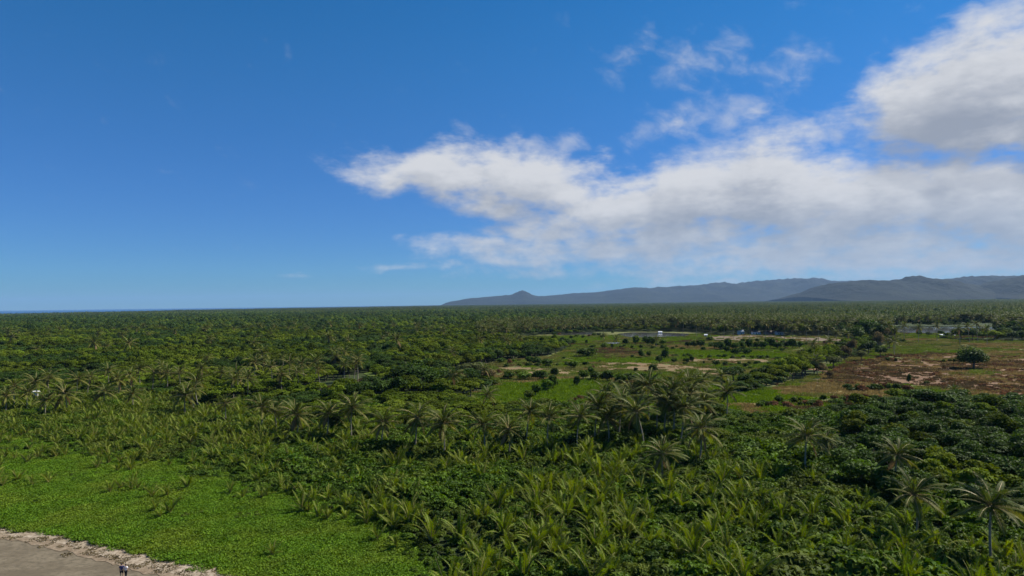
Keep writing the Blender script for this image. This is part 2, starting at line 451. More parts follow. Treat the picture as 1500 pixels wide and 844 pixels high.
# ------------------------------------------------------------------ the lie of the land
COAST = [(60, 30), (-20, 58), (-92, 78), (-180, 118), (-650, 420), (-1800, 1650), (-3120, 4150), (-2700, 6500), (-1900, 9000), (-1500, 11500), (-2600, 15500)]
def patch(name, poly, mat, z, kind='structure', label=None, wob=0.06, world=False, step=14, seed=0):
    pts = [np.array(p[:2], float) if world else G(*p)[:2] for p in poly]
    out = []
    n = len(pts)
    size = np.ptp(np.array(pts), axis=0).min()
    for i in range(n):
        a, b = pts[i], pts[(i + 1) % n]
        L = np.linalg.norm(b - a); k = max(1, int(L / (size / step + 1e-6)))
        k = min(k, 60)
        nr = np.array([-(b - a)[1], (b - a)[0]]) / max(L, 1e-6)
        for j in range(k):
            t = j / k
            p = a + (b - a) * t
            w = mnoise.fractal(Vector((p[0] * 6 / size + seed, p[1] * 6 / size, 1.3 + seed)), 1.0, 2.0, 4) * size * wob
            out.append((*(p + nr * w), z))
    me = bpy.data.meshes.new(name)
    me.from_pydata(out, [], [list(range(len(out)))])
    if me.polygons[0].normal.z < 0: me.flip_normals()
    me.materials.append(mat)
    o = link(name, me)
    return tag(o, label, None, None, kind)

land = COAST + [(-2600, 17000), (17000, 17000), (17000, -3000), (60, -3000)]
patch('ground', land, MT['ground'], 0.0, world=True, wob=0, step=1)
sea_me = bpy.data.meshes.new('sea')
sea_me.from_pydata([(-32000, -5000, -.5), (29000, -5000, -.5), (29000, 32000, -.5), (-32000, 32000, -.5)], [], [(0, 1, 2, 3)])
sea_me.materials.append(MT['sea'])
tag(link('sea', sea_me), kind='structure')

YW = ([-300, 0, 60, 130, 240, 300, 350, 450, 600], [700, 768, 777, 790, 818, 829, 840, 866, 905])       # upper edge of the wrack line
def yW(x): return np.interp(x, *YW)
YB = ([-300, 0, 100, 180, 300, 420, 500, 570, 612, 650, 700, 760], [628, 645, 648, 664, 690, 712, 742, 782, 822, 880, 1100, 3000])
def yB(x): return np.interp(x, *YB)
YF = ([-300, 0, 200, 330, 420, 560, 900, 1000, 1100, 1200, 1300, 1400, 1500, 1700], [578, 583, 586, 602, 622, 640, 652, 655, 690, 716, 745, 770, 775, 790])
def yF(x): return np.interp(x, *YF)

beach = [(x, float(yW(x)) + 2) for x in (-290, -150, 0, 60, 130, 240, 300, 350, 450, 560)] + [(640, 1000), (300, 1300), (-400, 1000)]
patch('beach', beach, MT['sand'], 0.05, wob=0.0)
def strand_sheet(name, mat, z, up_, lo_, step=4):
    v = []
    xs_ = np.arange(-290, 580, step)
    for x in xs_:
        g0 = G(x, float(yW(x)) + up_)[:2]; n0 = mnoise.fractal(Vector((g0[0] * .35, g0[1] * .35, z * 50)), 1, 2, 5)
        g1 = G(x, float(yW(x)) + lo_ + .03 * max(x, 0) + 7 * n0)[:2]
        v += [(*g0, z), (*((g0 * .5 + g1 * .5)), z), (*g1, z)]
    f = []
    for i in range(len(xs_) - 1):
        for j in range(2): f.append((3 * i + j, 3 * i + 3 + j, 3 * i + 4 + j, 3 * i + 1 + j))
    me = bpy.data.meshes.new(name); me.from_pydata(v, [], f); me.materials.append(mat)
    if me.polygons[0].normal.z < 0: me.flip_normals()
    return tag(link(name, me), kind='structure')
strand_sheet('damp_sand_strip', MT['strand'], 0.09, -2, 24)
strand_sheet('shell_sand_strip', MT['wrack'], 0.11, -3, 13)

OPEN1 = [(745, 494), (880, 486), (1010, 486), (1060, 491), (1235, 493), (1262, 503), (1215, 520), (1120, 560), (1060, 578), (1000, 596), (880, 604), (700, 600), (690, 578), (730, 562), (664, 548), (730, 530), (810, 522), (838, 508), (770, 502)]
OPEN2 = [(1205, 540), (1290, 508), (1330, 494), (1440, 499), (1700, 500), (1700, 600), (1400, 592), (1330, 588), (1250, 606), (1110, 612), (1060, 606), (1050, 585), (1140, 566), (1190, 552)]
OPEN3 = [(1300, 480), (1460, 480), (1460, 496), (1310, 496)]
CREEK = [(446, 572), (470, 566), (500, 563), (522, 559), (534, 553), (548, 550), (550, 560), (546, 567), (520, 571), (480, 575), (450, 580), (380, 592), (330, 600), (270, 601), (270, 592), (330, 590), (400, 580)]
CLEAR = [(505, 553), (545, 547), (553, 566), (500, 579), (440, 582), (450, 568)]
patch('meadow', OPEN1, MT['meadow'], 0.06, seed=1)
patch('meadow', OPEN2, MT['meadow'], 0.07, seed=2)
patch('river_bank', OPEN3, MT['lawn'], 0.06, seed=3)
patch('creek', CREEK, MT['creek'], 0.08, wob=.05, step=8)
FIELDS = [
    ('grass_field', [(700, 576), (742, 562), (800, 557), (872, 557), (888, 566), (876, 580), (800, 594), (712, 592)], 'lawn'),
    ('grass_field', [(1062, 578), (1110, 572), (1160, 580), (1140, 604), (1080, 608), (1056, 596)], 'lawn'),
    ('bare_field', [(872, 538), (885, 531), (940, 530), (1000, 536), (1062, 541), (1060, 549), (980, 546), (900, 542)], 'earth'),
    ('bare_field', [(1000, 525), (1060, 526), (1130, 527), (1130, 533), (1060, 533), (1000, 531)], 'earth'),
    ('marsh', [(845, 513), (890, 510), (935, 511), (940, 520), (900, 524), (845, 522)], 'marsh'),
    ('ploughed_field', [(1040, 493), (1100, 490), (1238, 495), (1232, 502), (1160, 502), (1090, 501), (1040, 499)], 'earth_grey'),
    ('bare_field', [(726, 542), (760, 537), (795, 540), (850, 544), (840, 549), (740, 548)], 'earth'),
    ('grass_field', [(730, 530), (800, 524), (850, 522), (850, 528), (760, 536), (700, 540)], 'pasture'),
    ('grass_field', [(985, 512), (1050, 514), (1170, 518), (1160, 524), (1060, 523), (985, 522)], 'lawn'),
    ('pasture', [(1318, 496), (1400, 498), (1700, 503), (1700, 522), (1470, 518), (1380, 515), (1300, 514)], 'pasture'),
    ('cut_scrub_field', [(1190, 558), (1215, 542), (1250, 530), (1300, 520), (1400, 518), (1480, 522), (1700, 528), (1700, 588), (1500, 588), (1420, 572), (1330, 566), (1240, 565)], 'burnt'),
    ('dry_grass_field', [(1132, 570), (1190, 561), (1260, 564), (1300, 566), (1292, 581), (1200, 580), (1140, 579)], 'drygrass'),
    ('dry_grass_field', [(1370, 570), (1420, 574), (1510, 586), (1510, 592), (1420, 582), (1360, 577)], 'drygrass'),
    ('grass_field', [(1315, 578), (1370, 571), (1408, 580), (1390, 590), (1320, 590)], 'lawn'),
    ('grass_field', [(1432, 580), (1500, 588), (1580, 598), (1480, 598), (1430, 590)], 'lawn'),
    ('dry_grass_field', [(1080, 592), (1115, 590), (1110, 606), (1085, 608)], 'drygrass'),
    ('grass_field', [(532, 548), (545, 545), (552, 550), (544, 553)], 'lawn'),
    ('grass_field', [(1155, 471), (1250, 470), (1250, 477), (1160, 476)], 'pasture'),
    ('grass_field', [(850, 526), (985, 529), (1000, 532), (880, 531), (800, 530)], 'lawn'),
    ('grass_field', [(1140, 510), (1235, 506), (1215, 518), (1150, 520)], 'pasture'),
    ('grass_field', [(760, 497), (900, 495), (905, 499), (800, 501)], 'lawn'),
    ('bare_field', [(1120, 436.6), (1190, 435.6), (1190, 436.8), (1120, 437.6)], 'drygrass'),
]
for i, (n_, p_, m_) in enumerate(FIELDS):
    patch(n_, p_, MT[m_], 0.11 + 0.006 * i, seed=10 + i, wob=.10 if m_ == 'lawn' else .16, step=16)
PONDS = [
    [(905, 489), (925, 487.5), (965, 487.5), (1012, 489.5), (1006, 493.5), (960, 495), (915, 494.5)],
    [(884, 502.5), (895, 501.8), (912, 502.3), (908, 504), (888, 504.4)],
    [(800, 488.5), (850, 487), (885, 488), (870, 490.5), (810, 491)],
]
RIVER = [(1300, 484), (1320, 480), (1400, 479), (1455, 479.5), (1460, 484), (1400, 489), (1325, 488.5)]
for i, p_ in enumerate(PONDS): patch('pond', p_, MT['pond'], 0.30 + .005 * i, seed=40 + i, wob=.05)
patch('river', RIVER, MT['pond'], 0.31, seed=44, wob=.03)

def hill_range(name, sky_px, dist, depth, mat, rough=0.36, seed=0, base=436):
    """a ridge whose crest follows the skyline read off the photograph, with spurs and valleys down both sides"""
    xs = np.array([p[0] for p in sky_px], float); ys = np.array([p[1] for p in sky_px], float)
    nu, nw = 220, 46
    px = np.linspace(xs[0], xs[-1], nu)
    py = np.interp(px, xs, ys)
    Hh = np.maximum((yh(px) - py) / F * dist + CAM_H, 2)
    X = (px - 750) / F * dist
    Hh = Hh * np.array([1 + .08 * mnoise.fractal(Vector((x_ / 420 + seed, seed * 2.0, 0)), 1.0, 2.0, 5) for x_ in X])
    v = []
    for j in range(nw):
        w = -1 + 2 * j / (nw - 1)
        for i in range(nu):
            fall = (1 - abs(w) ** 1.25)
            q = Vector((X[i] / 900 + seed, w * depth / 900, seed * 1.7))
            spur = mnoise.ridged_multi_fractal(q, 1.0, 2.1, 6, 1.0, 2.0) - 0.9
            fine = mnoise.fractal(q * 9, 1.0, 2.0, 4)
            h = Hh[i] * fall * (1 + rough * spur * min(1, 2.4 * abs(w)) + 0.07 * fine)
            off = 160 * mnoise.fractal(Vector((X[i] / 1500, seed + 3.1, 0)), 1, 2, 3)
            v.append((X[i], dist + w * depth * (1.0 + .25 * mnoise.noise(q * .7)) + off, max(h, -1) if 0 < i < nu - 1 else -1))
    f = [(j * nu + i, j * nu + i + 1, (j + 1) * nu + i + 1, (j + 1) * nu + i) for j in range(nw - 1) for i in range(nu - 1)]
    me = bpy.data.meshes.new(name); me.from_pydata(v, [], f); me.materials.append(mat)
    me.polygons.foreach_set('use_smooth', np.ones(len(f), bool)); me.update()
    return tag(link(name, me), kind='structure')
MT['hill'] = soil_mat('hill_forest', [(.007, .011, .006), (.018, .024, .010), (.005, .008, .004)], .004, .02, bump=1.0, bdist=25)  # forest colours darkened so the hillsides' shade sits in the base colour
hill_range('hills', [(655, 443.5), (672, 440), (690, 437), (712, 435.5), (735, 433.5), (752, 431), (759, 428), (765, 426.5), (771, 428), (780, 432.5), (800, 434), (820, 431.5), (840, 430), (880, 427.5), (900, 424.5), (930, 422), (960, 421), (1000, 419.5), (1020, 418), (1045, 415), (1075, 415.5), (1100, 413), (1130, 410.5), (1165, 408), (1190, 409), (1215, 411), (1250, 412), (1300, 413), (1400, 414), (1700, 416)], 15800, 2600, MT['hill'], seed=1)
hill_range('hills', [(1170, 436), (1185, 431), (1200, 423), (1215, 417), (1235, 413), (1250, 411), (1280, 411.5), (1300, 413), (1318, 410.5), (1328, 406.5), (1340, 404.5), (1350, 406), (1366, 411), (1390, 415), (1420, 418), (1445, 424), (1480, 432), (1490, 436)], 8200, 1300, MT['hill'], seed=4)
hill_range('hills', [(1320, 424), (1350, 416), (1385, 410), (1420, 405.5), (1450, 406), (1500, 403.5), (1560, 400), (1650, 405), (1760, 402)], 10500, 1700, MT['hill'], seed=7)
hill_range('hills', [(1415, 435), (1440, 428), (1465, 417), (1485, 409), (1505, 404), (1540, 400), (1620, 402), (1760, 408)], 7400, 1200, MT['hill'], seed=9)

# ------------------------------------------------------------------ plants: the kinds
def crown_mb(seed, rx, rz, n, leaf, z0, lobes=9, flat=.75, mat=0, inner=.22, lob=.46):
    """leaf clumps on overlapping lobes"""
    r = np.random.default_rng(seed)
    mb = MB()
    lc = r.normal(size=(lobes, 3)); lc = norm(lc) * (r.random((lobes, 1)) ** .5)
    lc[:, 2] = np.abs(lc[:, 2]) * 1.0 - .25
    lc *= np.array([rx * .62, rx * .62, rz * .62]); lc[:, 2] += z0
    lr = r.uniform(.75, 1.2, lobes) * lob
    per = max(1, n // lobes)
    for i in range(lobes):
        d = norm(r.normal(size=(per, 3))); d[:, 2] = np.where(d[:, 2] < -.35, -d[:, 2], d[:, 2])
        rad = np.where(r.random(per) < inner, r.uniform(.3, .85, per), r.uniform(.85, 1.12, per))
        c = lc[i] + d * rad[:, None] * np.array([rx, rx, rz * flat]) * lr[i]
        nn = norm(d * .75 + r.normal(size=(per, 3)) * .5 + np.array([0, 0, .35]))
        sz = leaf * r.uniform(.65, 1.35, per)
        mb.quads(leaf_quads(c, nn, sz, 1.5, r), mat, np.clip(r.normal(.5, .22, per) + (i / lobes - .5) * .3, 0, 1))
    return mb
def trunk_mb(seed, h, rad, spread, mat=0, limbs=5):
    r = np.random.default_rng(seed + 99)
    mb = MB()
    n = 7
    t = np.linspace(0, 1, n)
    path = np.stack([np.cumsum(r.normal(0, .04 * h, n)) * t, np.cumsum(r.normal(0, .04 * h, n)) * t, t * h * .62], 1)
    mb.grid_tube(tube(path, rad * (1.25 - .7 * t), 6), mat)
    for k in range(limbs):
        a = r.uniform(0, 6.28); st = path[3 + k % 3]
        e = st + np.array([math.cos(a) * spread, math.sin(a) * spread, h * r.uniform(.2, .4)])
        tt = np.linspace(0, 1, 5)[:, None]
        pp = st + (e - st) * tt + np.array([0, 0, -h * .05]) * np.sin(tt * 3.14)
        mb.grid_tube(tube(pp, rad * (.55 - .42 * tt[:, 0]), 5), mat)
    return mb

def frond_mb(L, e0, droop, nst=20, lw=.10, ll=.85, seed=0, fold=.5, lt=.5, mat=0, rmat=1, sag=.5, kind=2):
    """one feather leaf lying along +X: rachis bends down, leaflets on both sides"""
    r = np.random.default_rng(seed)
    mb = MB()
    m = 9
    t = np.linspace(0, 1, m)
    ang = e0 - droop * t ** 1.4
    ds = L / (m - 1)
    px = np.concatenate([[0], np.cumsum(np.cos(ang[:-1]) * ds)]); pz = np.concatenate([[0], np.cumsum(np.sin(ang[:-1]) * ds)])
    py = np.cumsum(r.normal(0, .012 * L, m)) * t
    path = np.stack([px, py, pz], 1)
    mb.grid_tube(tube(path, np.maximum(.072 * L / 4.5 * (1.15 - t), .014), 4), rmat, lt)
    s = np.linspace(.13, .99, nst)
    def at(q): return np.stack([np.interp(q, t, path[:, k]) for k in range(3)], 1)
    P = at(s)
    tan = norm(at(np.minimum(s + .03, 1.0)) - at(s - .03))
    side0 = np.array([0, 1.0, 0])
    nrm = norm(np.cross(tan, side0[None]))
    nrm = np.where(nrm[:, 2:3] < 0, -nrm, nrm)
    for sg in (-1, 1):
        ln = ll * (np.sin(np.clip(s * 1.08, 0, 1) * 3.05) ** .6 * .85 + .15) * r.uniform(.85, 1.12, nst)
        d = norm(side0[None] * sg * .85 + tan * (.45 + .6 * s[:, None]) + nrm * fold * r.uniform(.5, 1.2, (nst, 1)) * .55)
        mid = P + d * ln[:, None] * .5
        tip = mid + norm(d + np.array([0, 0, -1.0])[None] * (sag * r.uniform(.3, 1.5, (nst, 1))) + r.normal(0, .18, (nst, 3))) * ln[:, None] * .55
        w = norm(np.cross(d, nrm)) * (lw * .5)
        tt = np.clip(lt + r.normal(0, .22, nst), 0, 1)
        mb.quads(np.stack([P - w, mid - w * 1.2, mid + w * 1.2, P + w], 1), mat, tt)
        if kind == 2: mb.quads(np.stack([mid - w * 1.2, tip - w * .25, tip + w * .25, mid + w * 1.2], 1), mat, tt)
    return mb

def rot(az_, roll=0.0, loc=(0, 0, 0), s=1.0):
    return Matrix.Translation(loc) @ Matrix.Rotation(az_, 4, 'Z') @ Matrix.Rotation(roll, 4, 'X') @ Matrix.Scale(s, 4)

# frond kinds: upright, arching, level, hanging (yellowing), dead
FROND_SPEC = {
    'up':   dict(L=4.9, e0=R(68), droop=R(62), lt=.22),
    'arch': dict(L=5.2, e0=R(44), droop=R(62), lt=.30),
    'level': dict(L=5.0, e0=R(14), droop=R(50), lt=.46),
    'hang': dict(L=4.6, e0=R(-16), droop=R(44), lt=.85),
    'dead': dict(L=4.2, e0=R(-50), droop=R(30), lt=.5),
}
PALM_FRONDS = {}
for k_, sp_ in FROND_SPEC.items():
    PALM_FRONDS[k_] = [frond_mb(nst=30, lw=.085, ll=.95, seed=len(k_) * 13 + q, sag=1.15, fold=.25, mat=0, **sp_) for q in range(2)]
FROND_MESH = {k_: [b_.mesh(k_ + '_frond', [MT['frond_dry'] if k_ == 'dead' else MT['frond'], MT['rachis']]) for b_ in v_] for k_, v_ in PALM_FRONDS.items()}
def palm_layout(seed, n_up=5, n_arch=7, n_level=7, n_hang=5, n_dead=1):
    r = np.random.default_rng(seed)
    out = []; a = r.uniform(0, 6.28)
    for kd, n in (('up', n_up), ('arch', n_arch), ('level', n_level), ('hang', n_hang), ('dead', n_dead)):
        for i in range(n):
            a += 2.39996
            out.append((kd, i % 2, a + r.normal(0, .18), r.normal(0, .22), r.uniform(.84, 1.12)))
    return out
def palm_crown_mb(seed, lean=None, **kw):
    mb = MB()
    for kd, q, a, rl, s in palm_layout(seed, **kw):
        mb.merge(PALM_FRONDS[kd][q], rot(a, rl, (0, 0, 0), s), tint=np.random.default_rng(int(a * 100) % 9999).normal(0, .1), matoff=2 if kd == 'dead' else 0)
    return mb
def palm_trunk_mb(seed, h, rad=.16):
    r = np.random.default_rng(seed)
    n = 9; t = np.linspace(0, 1, n)
    a = r.uniform(0, 6.28); bend = r.uniform(.02, .09) * h
    path = np.stack([math.cos(a) * bend * (t - t ** 2) * 3, math.sin(a) * bend * (t - t ** 2) * 3, t * h], 1)
    path[:, :2] -= path[-1, :2] * 0
    mb = MB()
    mb.grid_tube(tube(path, rad * (1.0 + .55 * np.exp(-t * 9) - .25 * t), 8), 0)
    return mb
TRUNK_H = 8.0
PALM_CROWNS = [palm_crown_mb(s_).mesh('palm_crown', [MT['frond'], MT['rachis'], MT['frond_dry'], MT['rachis']]) for s_ in (1, 2, 3, 4)]
PALM_CROWNS += [palm_crown_mb(11, n_up=6, n_arch=6, n_level=5, n_hang=3, n_dead=0).mesh('palm_crown', [MT['frond'], MT['rachis'], MT['frond_dry'], MT['rachis']]),
                palm_crown_mb(12, n_up=3, n_arch=7, n_level=8, n_hang=8, n_dead=3).mesh('palm_crown', [MT['frond'], MT['rachis'], MT['frond_dry'], MT['rachis']])]
PALM_TRUNKS = [palm_trunk_mb(s_, TRUNK_H).mesh('palm_trunk', [MT['trunk_palm']], True) for s_ in (1, 2, 3)]
def nut_mb():
    mb = MB()
    th = np.linspace(0, math.pi, 6)
    ring = np.stack([.15 * np.stack([np.sin(t) * np.cos(np.arange(6) * 1.047), np.sin(t) * np.sin(np.arange(6) * 1.047), np.full(6, -np.cos(t) * 1.2)], 1) for t in th])
    mb.grid_tube(ring, 0)
    return mb
MT['nut'] = plain_mat('green_coconut', (.20, .17, .05), .5, 3.0)
NUT = nut_mb().mesh('coconut', [MT['nut']], True)

# young palms: no trunk, fronds rise from the ground
YOUNG_SPEC = {'spear': dict(L=3.7, e0=R(84), droop=R(30), lt=.5), 'rise': dict(L=3.9, e0=R(72), droop=R(50), lt=.35), 'bow': dict(L=3.4, e0=R(54), droop=R(72), lt=.55), 'low': dict(L=2.8, e0=R(26), droop=R(60), lt=.85)}
YF_MB = {k_: [frond_mb(nst=28, lw=.07, ll=.50, seed=len(k_) * 7 + q, sag=.7, fold=.6, **sp_) for q in range(2)] for k_, sp_ in YOUNG_SPEC.items()}
YF_MESH = {k_: [b_.mesh(k_ + '_frond', [MT['frond_young'], MT['rachis']]) for b_ in v_] for k_, v_ in YF_MB.items()}
def young_layout(seed):
    r = np.random.default_rng(seed + 500)
    out = []; a = r.uniform(0, 6.28)
    for kd, n in (('spear', 4), ('rise', 5), ('bow', 2), ('low', r.integers(0, 2))):
        for i in range(n):
            a += 2.39996
            out.append((kd, i % 2, a + r.normal(0, .25), r.normal(0, .3), r.uniform(.75, 1.15)))
    return out
def young_mb(seed):
    mb = MB()
    for kd, q, a, rl, s in young_layout(seed): mb.merge(YF_MB[kd][q], rot(a, rl, (0, 0, .1), s), tint=np.random.default_rng(int(a * 100) % 9999).normal(0, .14))
    return mb
YOUNG = [young_mb(s_).mesh('young_palm_fronds', [MT['frond_young'], MT['rachis']]) for s_ in range(6)]

# broadleaf trees: crown mesh + trunk mesh, total height about 8 m at scale 1
TREES = {}
def tree_kind(key, mat, seeds, rx, rz, n, leaf, z0, lobes=10, h=8, rad=.2, lob=.46):
    TREES[key] = []
    for s_ in seeds:
        c_ = crown_mb(s_, rx, rz, n, leaf, z0, lobes, lob=lob)
        t_ = trunk_mb(s_, h, rad, rx * .5)
        TREES[key].append((c_.mesh('crown', [mat]), t_.mesh('trunk', [MT['bark']], True), c_, t_))
tree_kind('forest', MT['leaf_forest'], (1, 2, 3, 4), 3.6, 3.2, 1000, .50, 5.0, 10)
tree_kind('dark', MT['leaf_dark'], (11, 12, 13, 14), 3.8, 4.3, 1800, .42, 3.9, 14, lob=.44)
tree_kind('spreading', MT['leaf_dark'], (15,), 4.0, 4.9, 3000, .30, 2.9, 20, lob=.42)
tree_kind('pale', MT['leaf_pale'], (21, 22), 3.5, 4.2, 1300, .36, 3.8, 14, lob=.42)
tree_kind('dry', MT['leaf_dry'], (31, 32), 3.4, 4.2, 1200, .34, 3.8, 14, lob=.42)
tree_kind('bush', MT['leaf_dark'], (41, 42, 43), 2.0, 1.5, 420, .40, 1.0, 7, h=1.6, rad=.1)
tree_kind('scrub', MT['leaf_brown'], (51, 52), 2.0, 1.5, 380, .38, 1.0, 7, h=1.6, rad=.1)
tree_kind('thorn', MT['leaf_shrub'], (61, 62, 63), 2.0, 1.5, 420, .36, 1.0, 7, h=1.6, rad=.1)

# ------------------------------------------------------------------ masses nobody could count
def make_stuff(name, label, protos, P, rz, sc, ix):
    P = np.asarray(P, np.float32).reshape(-1, 3); n = len(P)
    pc = bpy.data.collections.new(name + '_kinds')
    for i, me in enumerate(protos):
        o = bpy.data.objects.new('%s_kind_%02d' % (name, i), me); pc.objects.link(o)
    me = bpy.data.meshes.new(name)
    me.vertices.add(n); me.vertices.foreach_set('co', P.ravel())
    a = me.attributes.new('rz', 'FLOAT', 'POINT'); a.data.foreach_set('value', np.asarray(rz, np.float32))
    sc = np.asarray(sc, np.float32)
    if sc.ndim == 1: sc = np.repeat(sc[:, None], 3, 1)
    a = me.attributes.new('sc', 'FLOAT_VECTOR', 'POINT'); a.data.foreach_set('vector', np.ascontiguousarray(sc).ravel())
    a = me.attributes.new('ix', 'INT', 'POINT'); a.data.foreach_set('value', np.asarray(ix, np.int32))
    o = link(name, me); tag(o, label, None, None, 'stuff')
    t = bpy.data.node_groups.new(name + '_nodes', 'GeometryNodeTree')
    t.interface.new_socket('Geometry', in_out='INPUT', socket_type='NodeSocketGeometry')
    t.interface.new_socket('Geometry', in_out='OUTPUT', socket_type='NodeSocketGeometry')
    gi_ = t.nodes.new('NodeGroupInput'); go_ = t.nodes.new('NodeGroupOutput')
    ci = t.nodes.new('GeometryNodeCollectionInfo'); ci.inputs['Collection'].default_value = pc
    ci.inputs['Separate Children'].default_value = True; ci.inputs['Reset Children'].default_value = True
    ip = t.nodes.new('GeometryNodeInstanceOnPoints'); ip.inputs['Pick Instance'].default_value = True
    def na(nm, ty):
        q = t.nodes.new('GeometryNodeInputNamedAttribute'); q.data_type = ty; q.inputs['Name'].default_value = nm
        return q.outputs['Attribute']
    cx = t.nodes.new('ShaderNodeCombineXYZ'); er = t.nodes.new('FunctionNodeEulerToRotation')
    t.links.new(na('rz', 'FLOAT'), cx.inputs[2]); t.links.new(cx.outputs[0], er.inputs[0])
    t.links.new(gi_.outputs[0], ip.inputs['Points']); t.links.new(ci.outputs[0], ip.inputs['Instance'])
    t.links.new(na('ix', 'INT'), ip.inputs['Instance Index']); t.links.new(er.outputs[0], ip.inputs['Rotation'])
    t.links.new(na('sc', 'FLOAT_VECTOR'), ip.inputs['Scale']); t.links.new(ip.outputs[0], go_.inputs[0])
    md = o.modifiers.new('scatter', 'NODES'); md.node_group = t
    return o
def jitter_grid(x0, x1, y0, y1, s, j=.45, seed=0):
    r = np.random.default_rng(seed)
    xs = np.arange(x0, x1, s); ys = np.arange(y0, y1, s * .87)
    X, Y = np.meshgrid(xs, ys); X = X + (np.arange(len(ys)) % 2)[:, None] * s * .5
    X = X + r.uniform(-j, j, X.shape) * s; Y = Y + r.uniform(-j, j, Y.shape) * s
    return X.ravel(), Y.ravel()
def inland(X, Y, margin=0):
    poly = COAST + [(-2600, 17000), (17000, 17000), (17000, -3000), (60, -3000)]
    return inpoly(X - margin * .7, Y + margin * .3 * 0, poly)
def fbm(X, Y, s, seed=0):
    return np.array([mnoise.fractal(Vector((x * s + seed, y * s, seed * 1.3)), 1.0, 2.0, 4) for x, y in zip(X, Y)])

def front(gx, gy): return gy > yF(gx)
def creeper(gx, gy): return (gy > yB(gx)) & (gy < yW(gx))
def bare(gx, gy):
    b = inpoly(gx, gy, OPEN1) | inpoly(gx, gy, OPEN2) | inpoly(gx, gy, OPEN3) | inpoly(gx, gy, CREEK) | inpoly(gx, gy, CLEAR)
    for n_, p_, m_ in FIELDS: b |= inpoly(gx, gy, p_)
    return b

# creeper on the dune
def creeper_patch(seed):
    r = np.random.default_rng(seed); mb = MB(); n = 400
    c = np.stack([r.uniform(-1.1, 1.1, n), r.uniform(-1.1, 1.1, n), r.uniform(.05, .42, n)], 1)
    nn = norm(np.array([0, 0, 1.0]) + r.normal(size=(n, 3)) * .55)
    mb.quads(leaf_quads(c, nn, r.uniform(.09, .21, n), 1.2, r), 0, r.random(n))
    return mb
cp = [creeper_patch(s_).mesh('creeper_leaves', [MT['leaf_creeper']]) for s_ in range(4)]
X, Y = jitter_grid(-190, 40, 50, 190, 1.0, seed=3)
gx, gy = proj(X, Y)
wob = fbm(X, Y, .08, 2.0) * 14
k = (gy + wob > yB(gx) - 16) & (gy + wob * .45 < yW(gx) + 3) & (gx > -260)
X, Y = X[k], Y[k]; n = len(X)
make_stuff('creeper', 'low bright green creeper covering the dune above the sand', cp, np.stack([X, Y, 0 * X + fbm(X, Y, .2, 5.) * .25], 1), rng.uniform(0, 6.28, n), rng.uniform(.8, 1.3, n), rng.integers(0, 4, n))

# shrubs that close the ground between the young palms
def shrub_patch(seed, rx=1.6, rz=1.4, n=330, leaf=.31):
    return crown_mb(seed, rx, rz, n, leaf, .8, 8, lob=.42, inner=.1)
sp = [shrub_patch(70 + s_).mesh('shrub_leaves', [MT['leaf_shrub']]) for s_ in range(4)] + [shrub_patch(80 + s_, 2.2, 1.9, 640, .30).mesh('shrub_leaves', [MT['leaf_shrub']]) for s_ in range(2)] \
   + [shrub_patch(90, 1.6, 1.2, 420, .25).mesh('shrub_leaves', [MT['leaf_dark']])]
X, Y = jitter_grid(-260, 200, 55, 330, 1.6, seed=5)
gx, gy = proj(X, Y)
wob = fbm(X, Y, .06, 2.0) * 16
k = (gx > -160) & (gx < 1640) & (gy > np.where(gx > 1060, 604, yF(gx) - 55)) & ((gy + wob < yB(gx) + 6) | ((fbm(X, Y, .13, 21.) > -.05 + np.maximum(gy - yB(gx), 0) / 110))) & (gy < yW(gx)) & (gy < 960) & ~bare(gx, gy) & inland(X, Y)
X, Y, gx, gy = X[k], Y[k], gx[k], gy[k]; n = len(X)
big = fbm(X, Y, .05, 8.0)
s_ = np.clip(.95 + big * .9 + rng.normal(0, .2, n), .5, 1.9)
near_edge = np.clip(.72 + (yB(gx) - gy) / 90, .36, 1)
s_ = s_ * near_edge * np.where(gx < 420, .8, 1.0)
ix = np.where(rng.random(n) < .2, 4 + rng.integers(0, 2, n), rng.integers(0, 4, n)); ix = np.where(rng.random(n) < .18, 6, ix)
print('CNT shrubs', n, flush=True)
make_stuff('undergrowth', 'dark green leafy scrub filling the ground between young palms', sp, np.stack([X, Y, 0 * X], 1), rng.uniform(0, 6.28, n), s_, ix)

# grass tufts and weeds in the fields
def tuft_patch(seed, w=1.6, n=110, h=.55, mat=None):
    r = np.random.default_rng(seed); mb = MB()
    c = np.stack([r.uniform(-w, w, n), r.uniform(-w, w, n), np.zeros(n)], 1)
    a = r.uniform(0, 6.28, n); d = np.stack([np.cos(a), np.sin(a), 0 * a], 1) * .13
    tip = c + np.stack([r.normal(0, .2, n), r.normal(0, .2, n), h * r.uniform(.5, 1.2, n)], 1)
    mb.quads(np.stack([c - d, c + d, tip + d * .3, tip - d * .3], 1), 0, r.random(n))
    return mb
MT['grass_lush'] = leaf_mat('lush_grass_blade', (.095, .175, .014), (.145, .220, .020), None, rough=.6, spec=.1, rnd=.4, vary=.3)
MT['grass_straw'] = leaf_mat('straw_blade', (.20, .155, .060), (.28, .215, .085), None, rough=.7, spec=.1, rnd=.4, vary=.4)
MT['grass_rush'] = leaf_mat('brown_rush_blade', (.075, .060, .028), (.13, .095, .042), None, rough=.7, spec=.1, rnd=.4, vary=.5)
gp = [tuft_patch(s_, 1.7, 120, .5).mesh('grass_tuft', [MT[('grass', 'grass_lush', 'grass_straw', 'grass_rush')[s_ // 2]]]) for s_ in range(8)]
X, Y = jitter_grid(-40, 420, 150, 660, 2.9, seed=9)
gx, gy = proj(X, Y)
k = bare(gx, gy) & (gx > -20) & (gx < 1540) & ~inpoly(gx, gy, CREEK) & ~inpoly(gx, gy, RIVER)
for p_ in PONDS: k &= ~inpoly(gx, gy, p_)
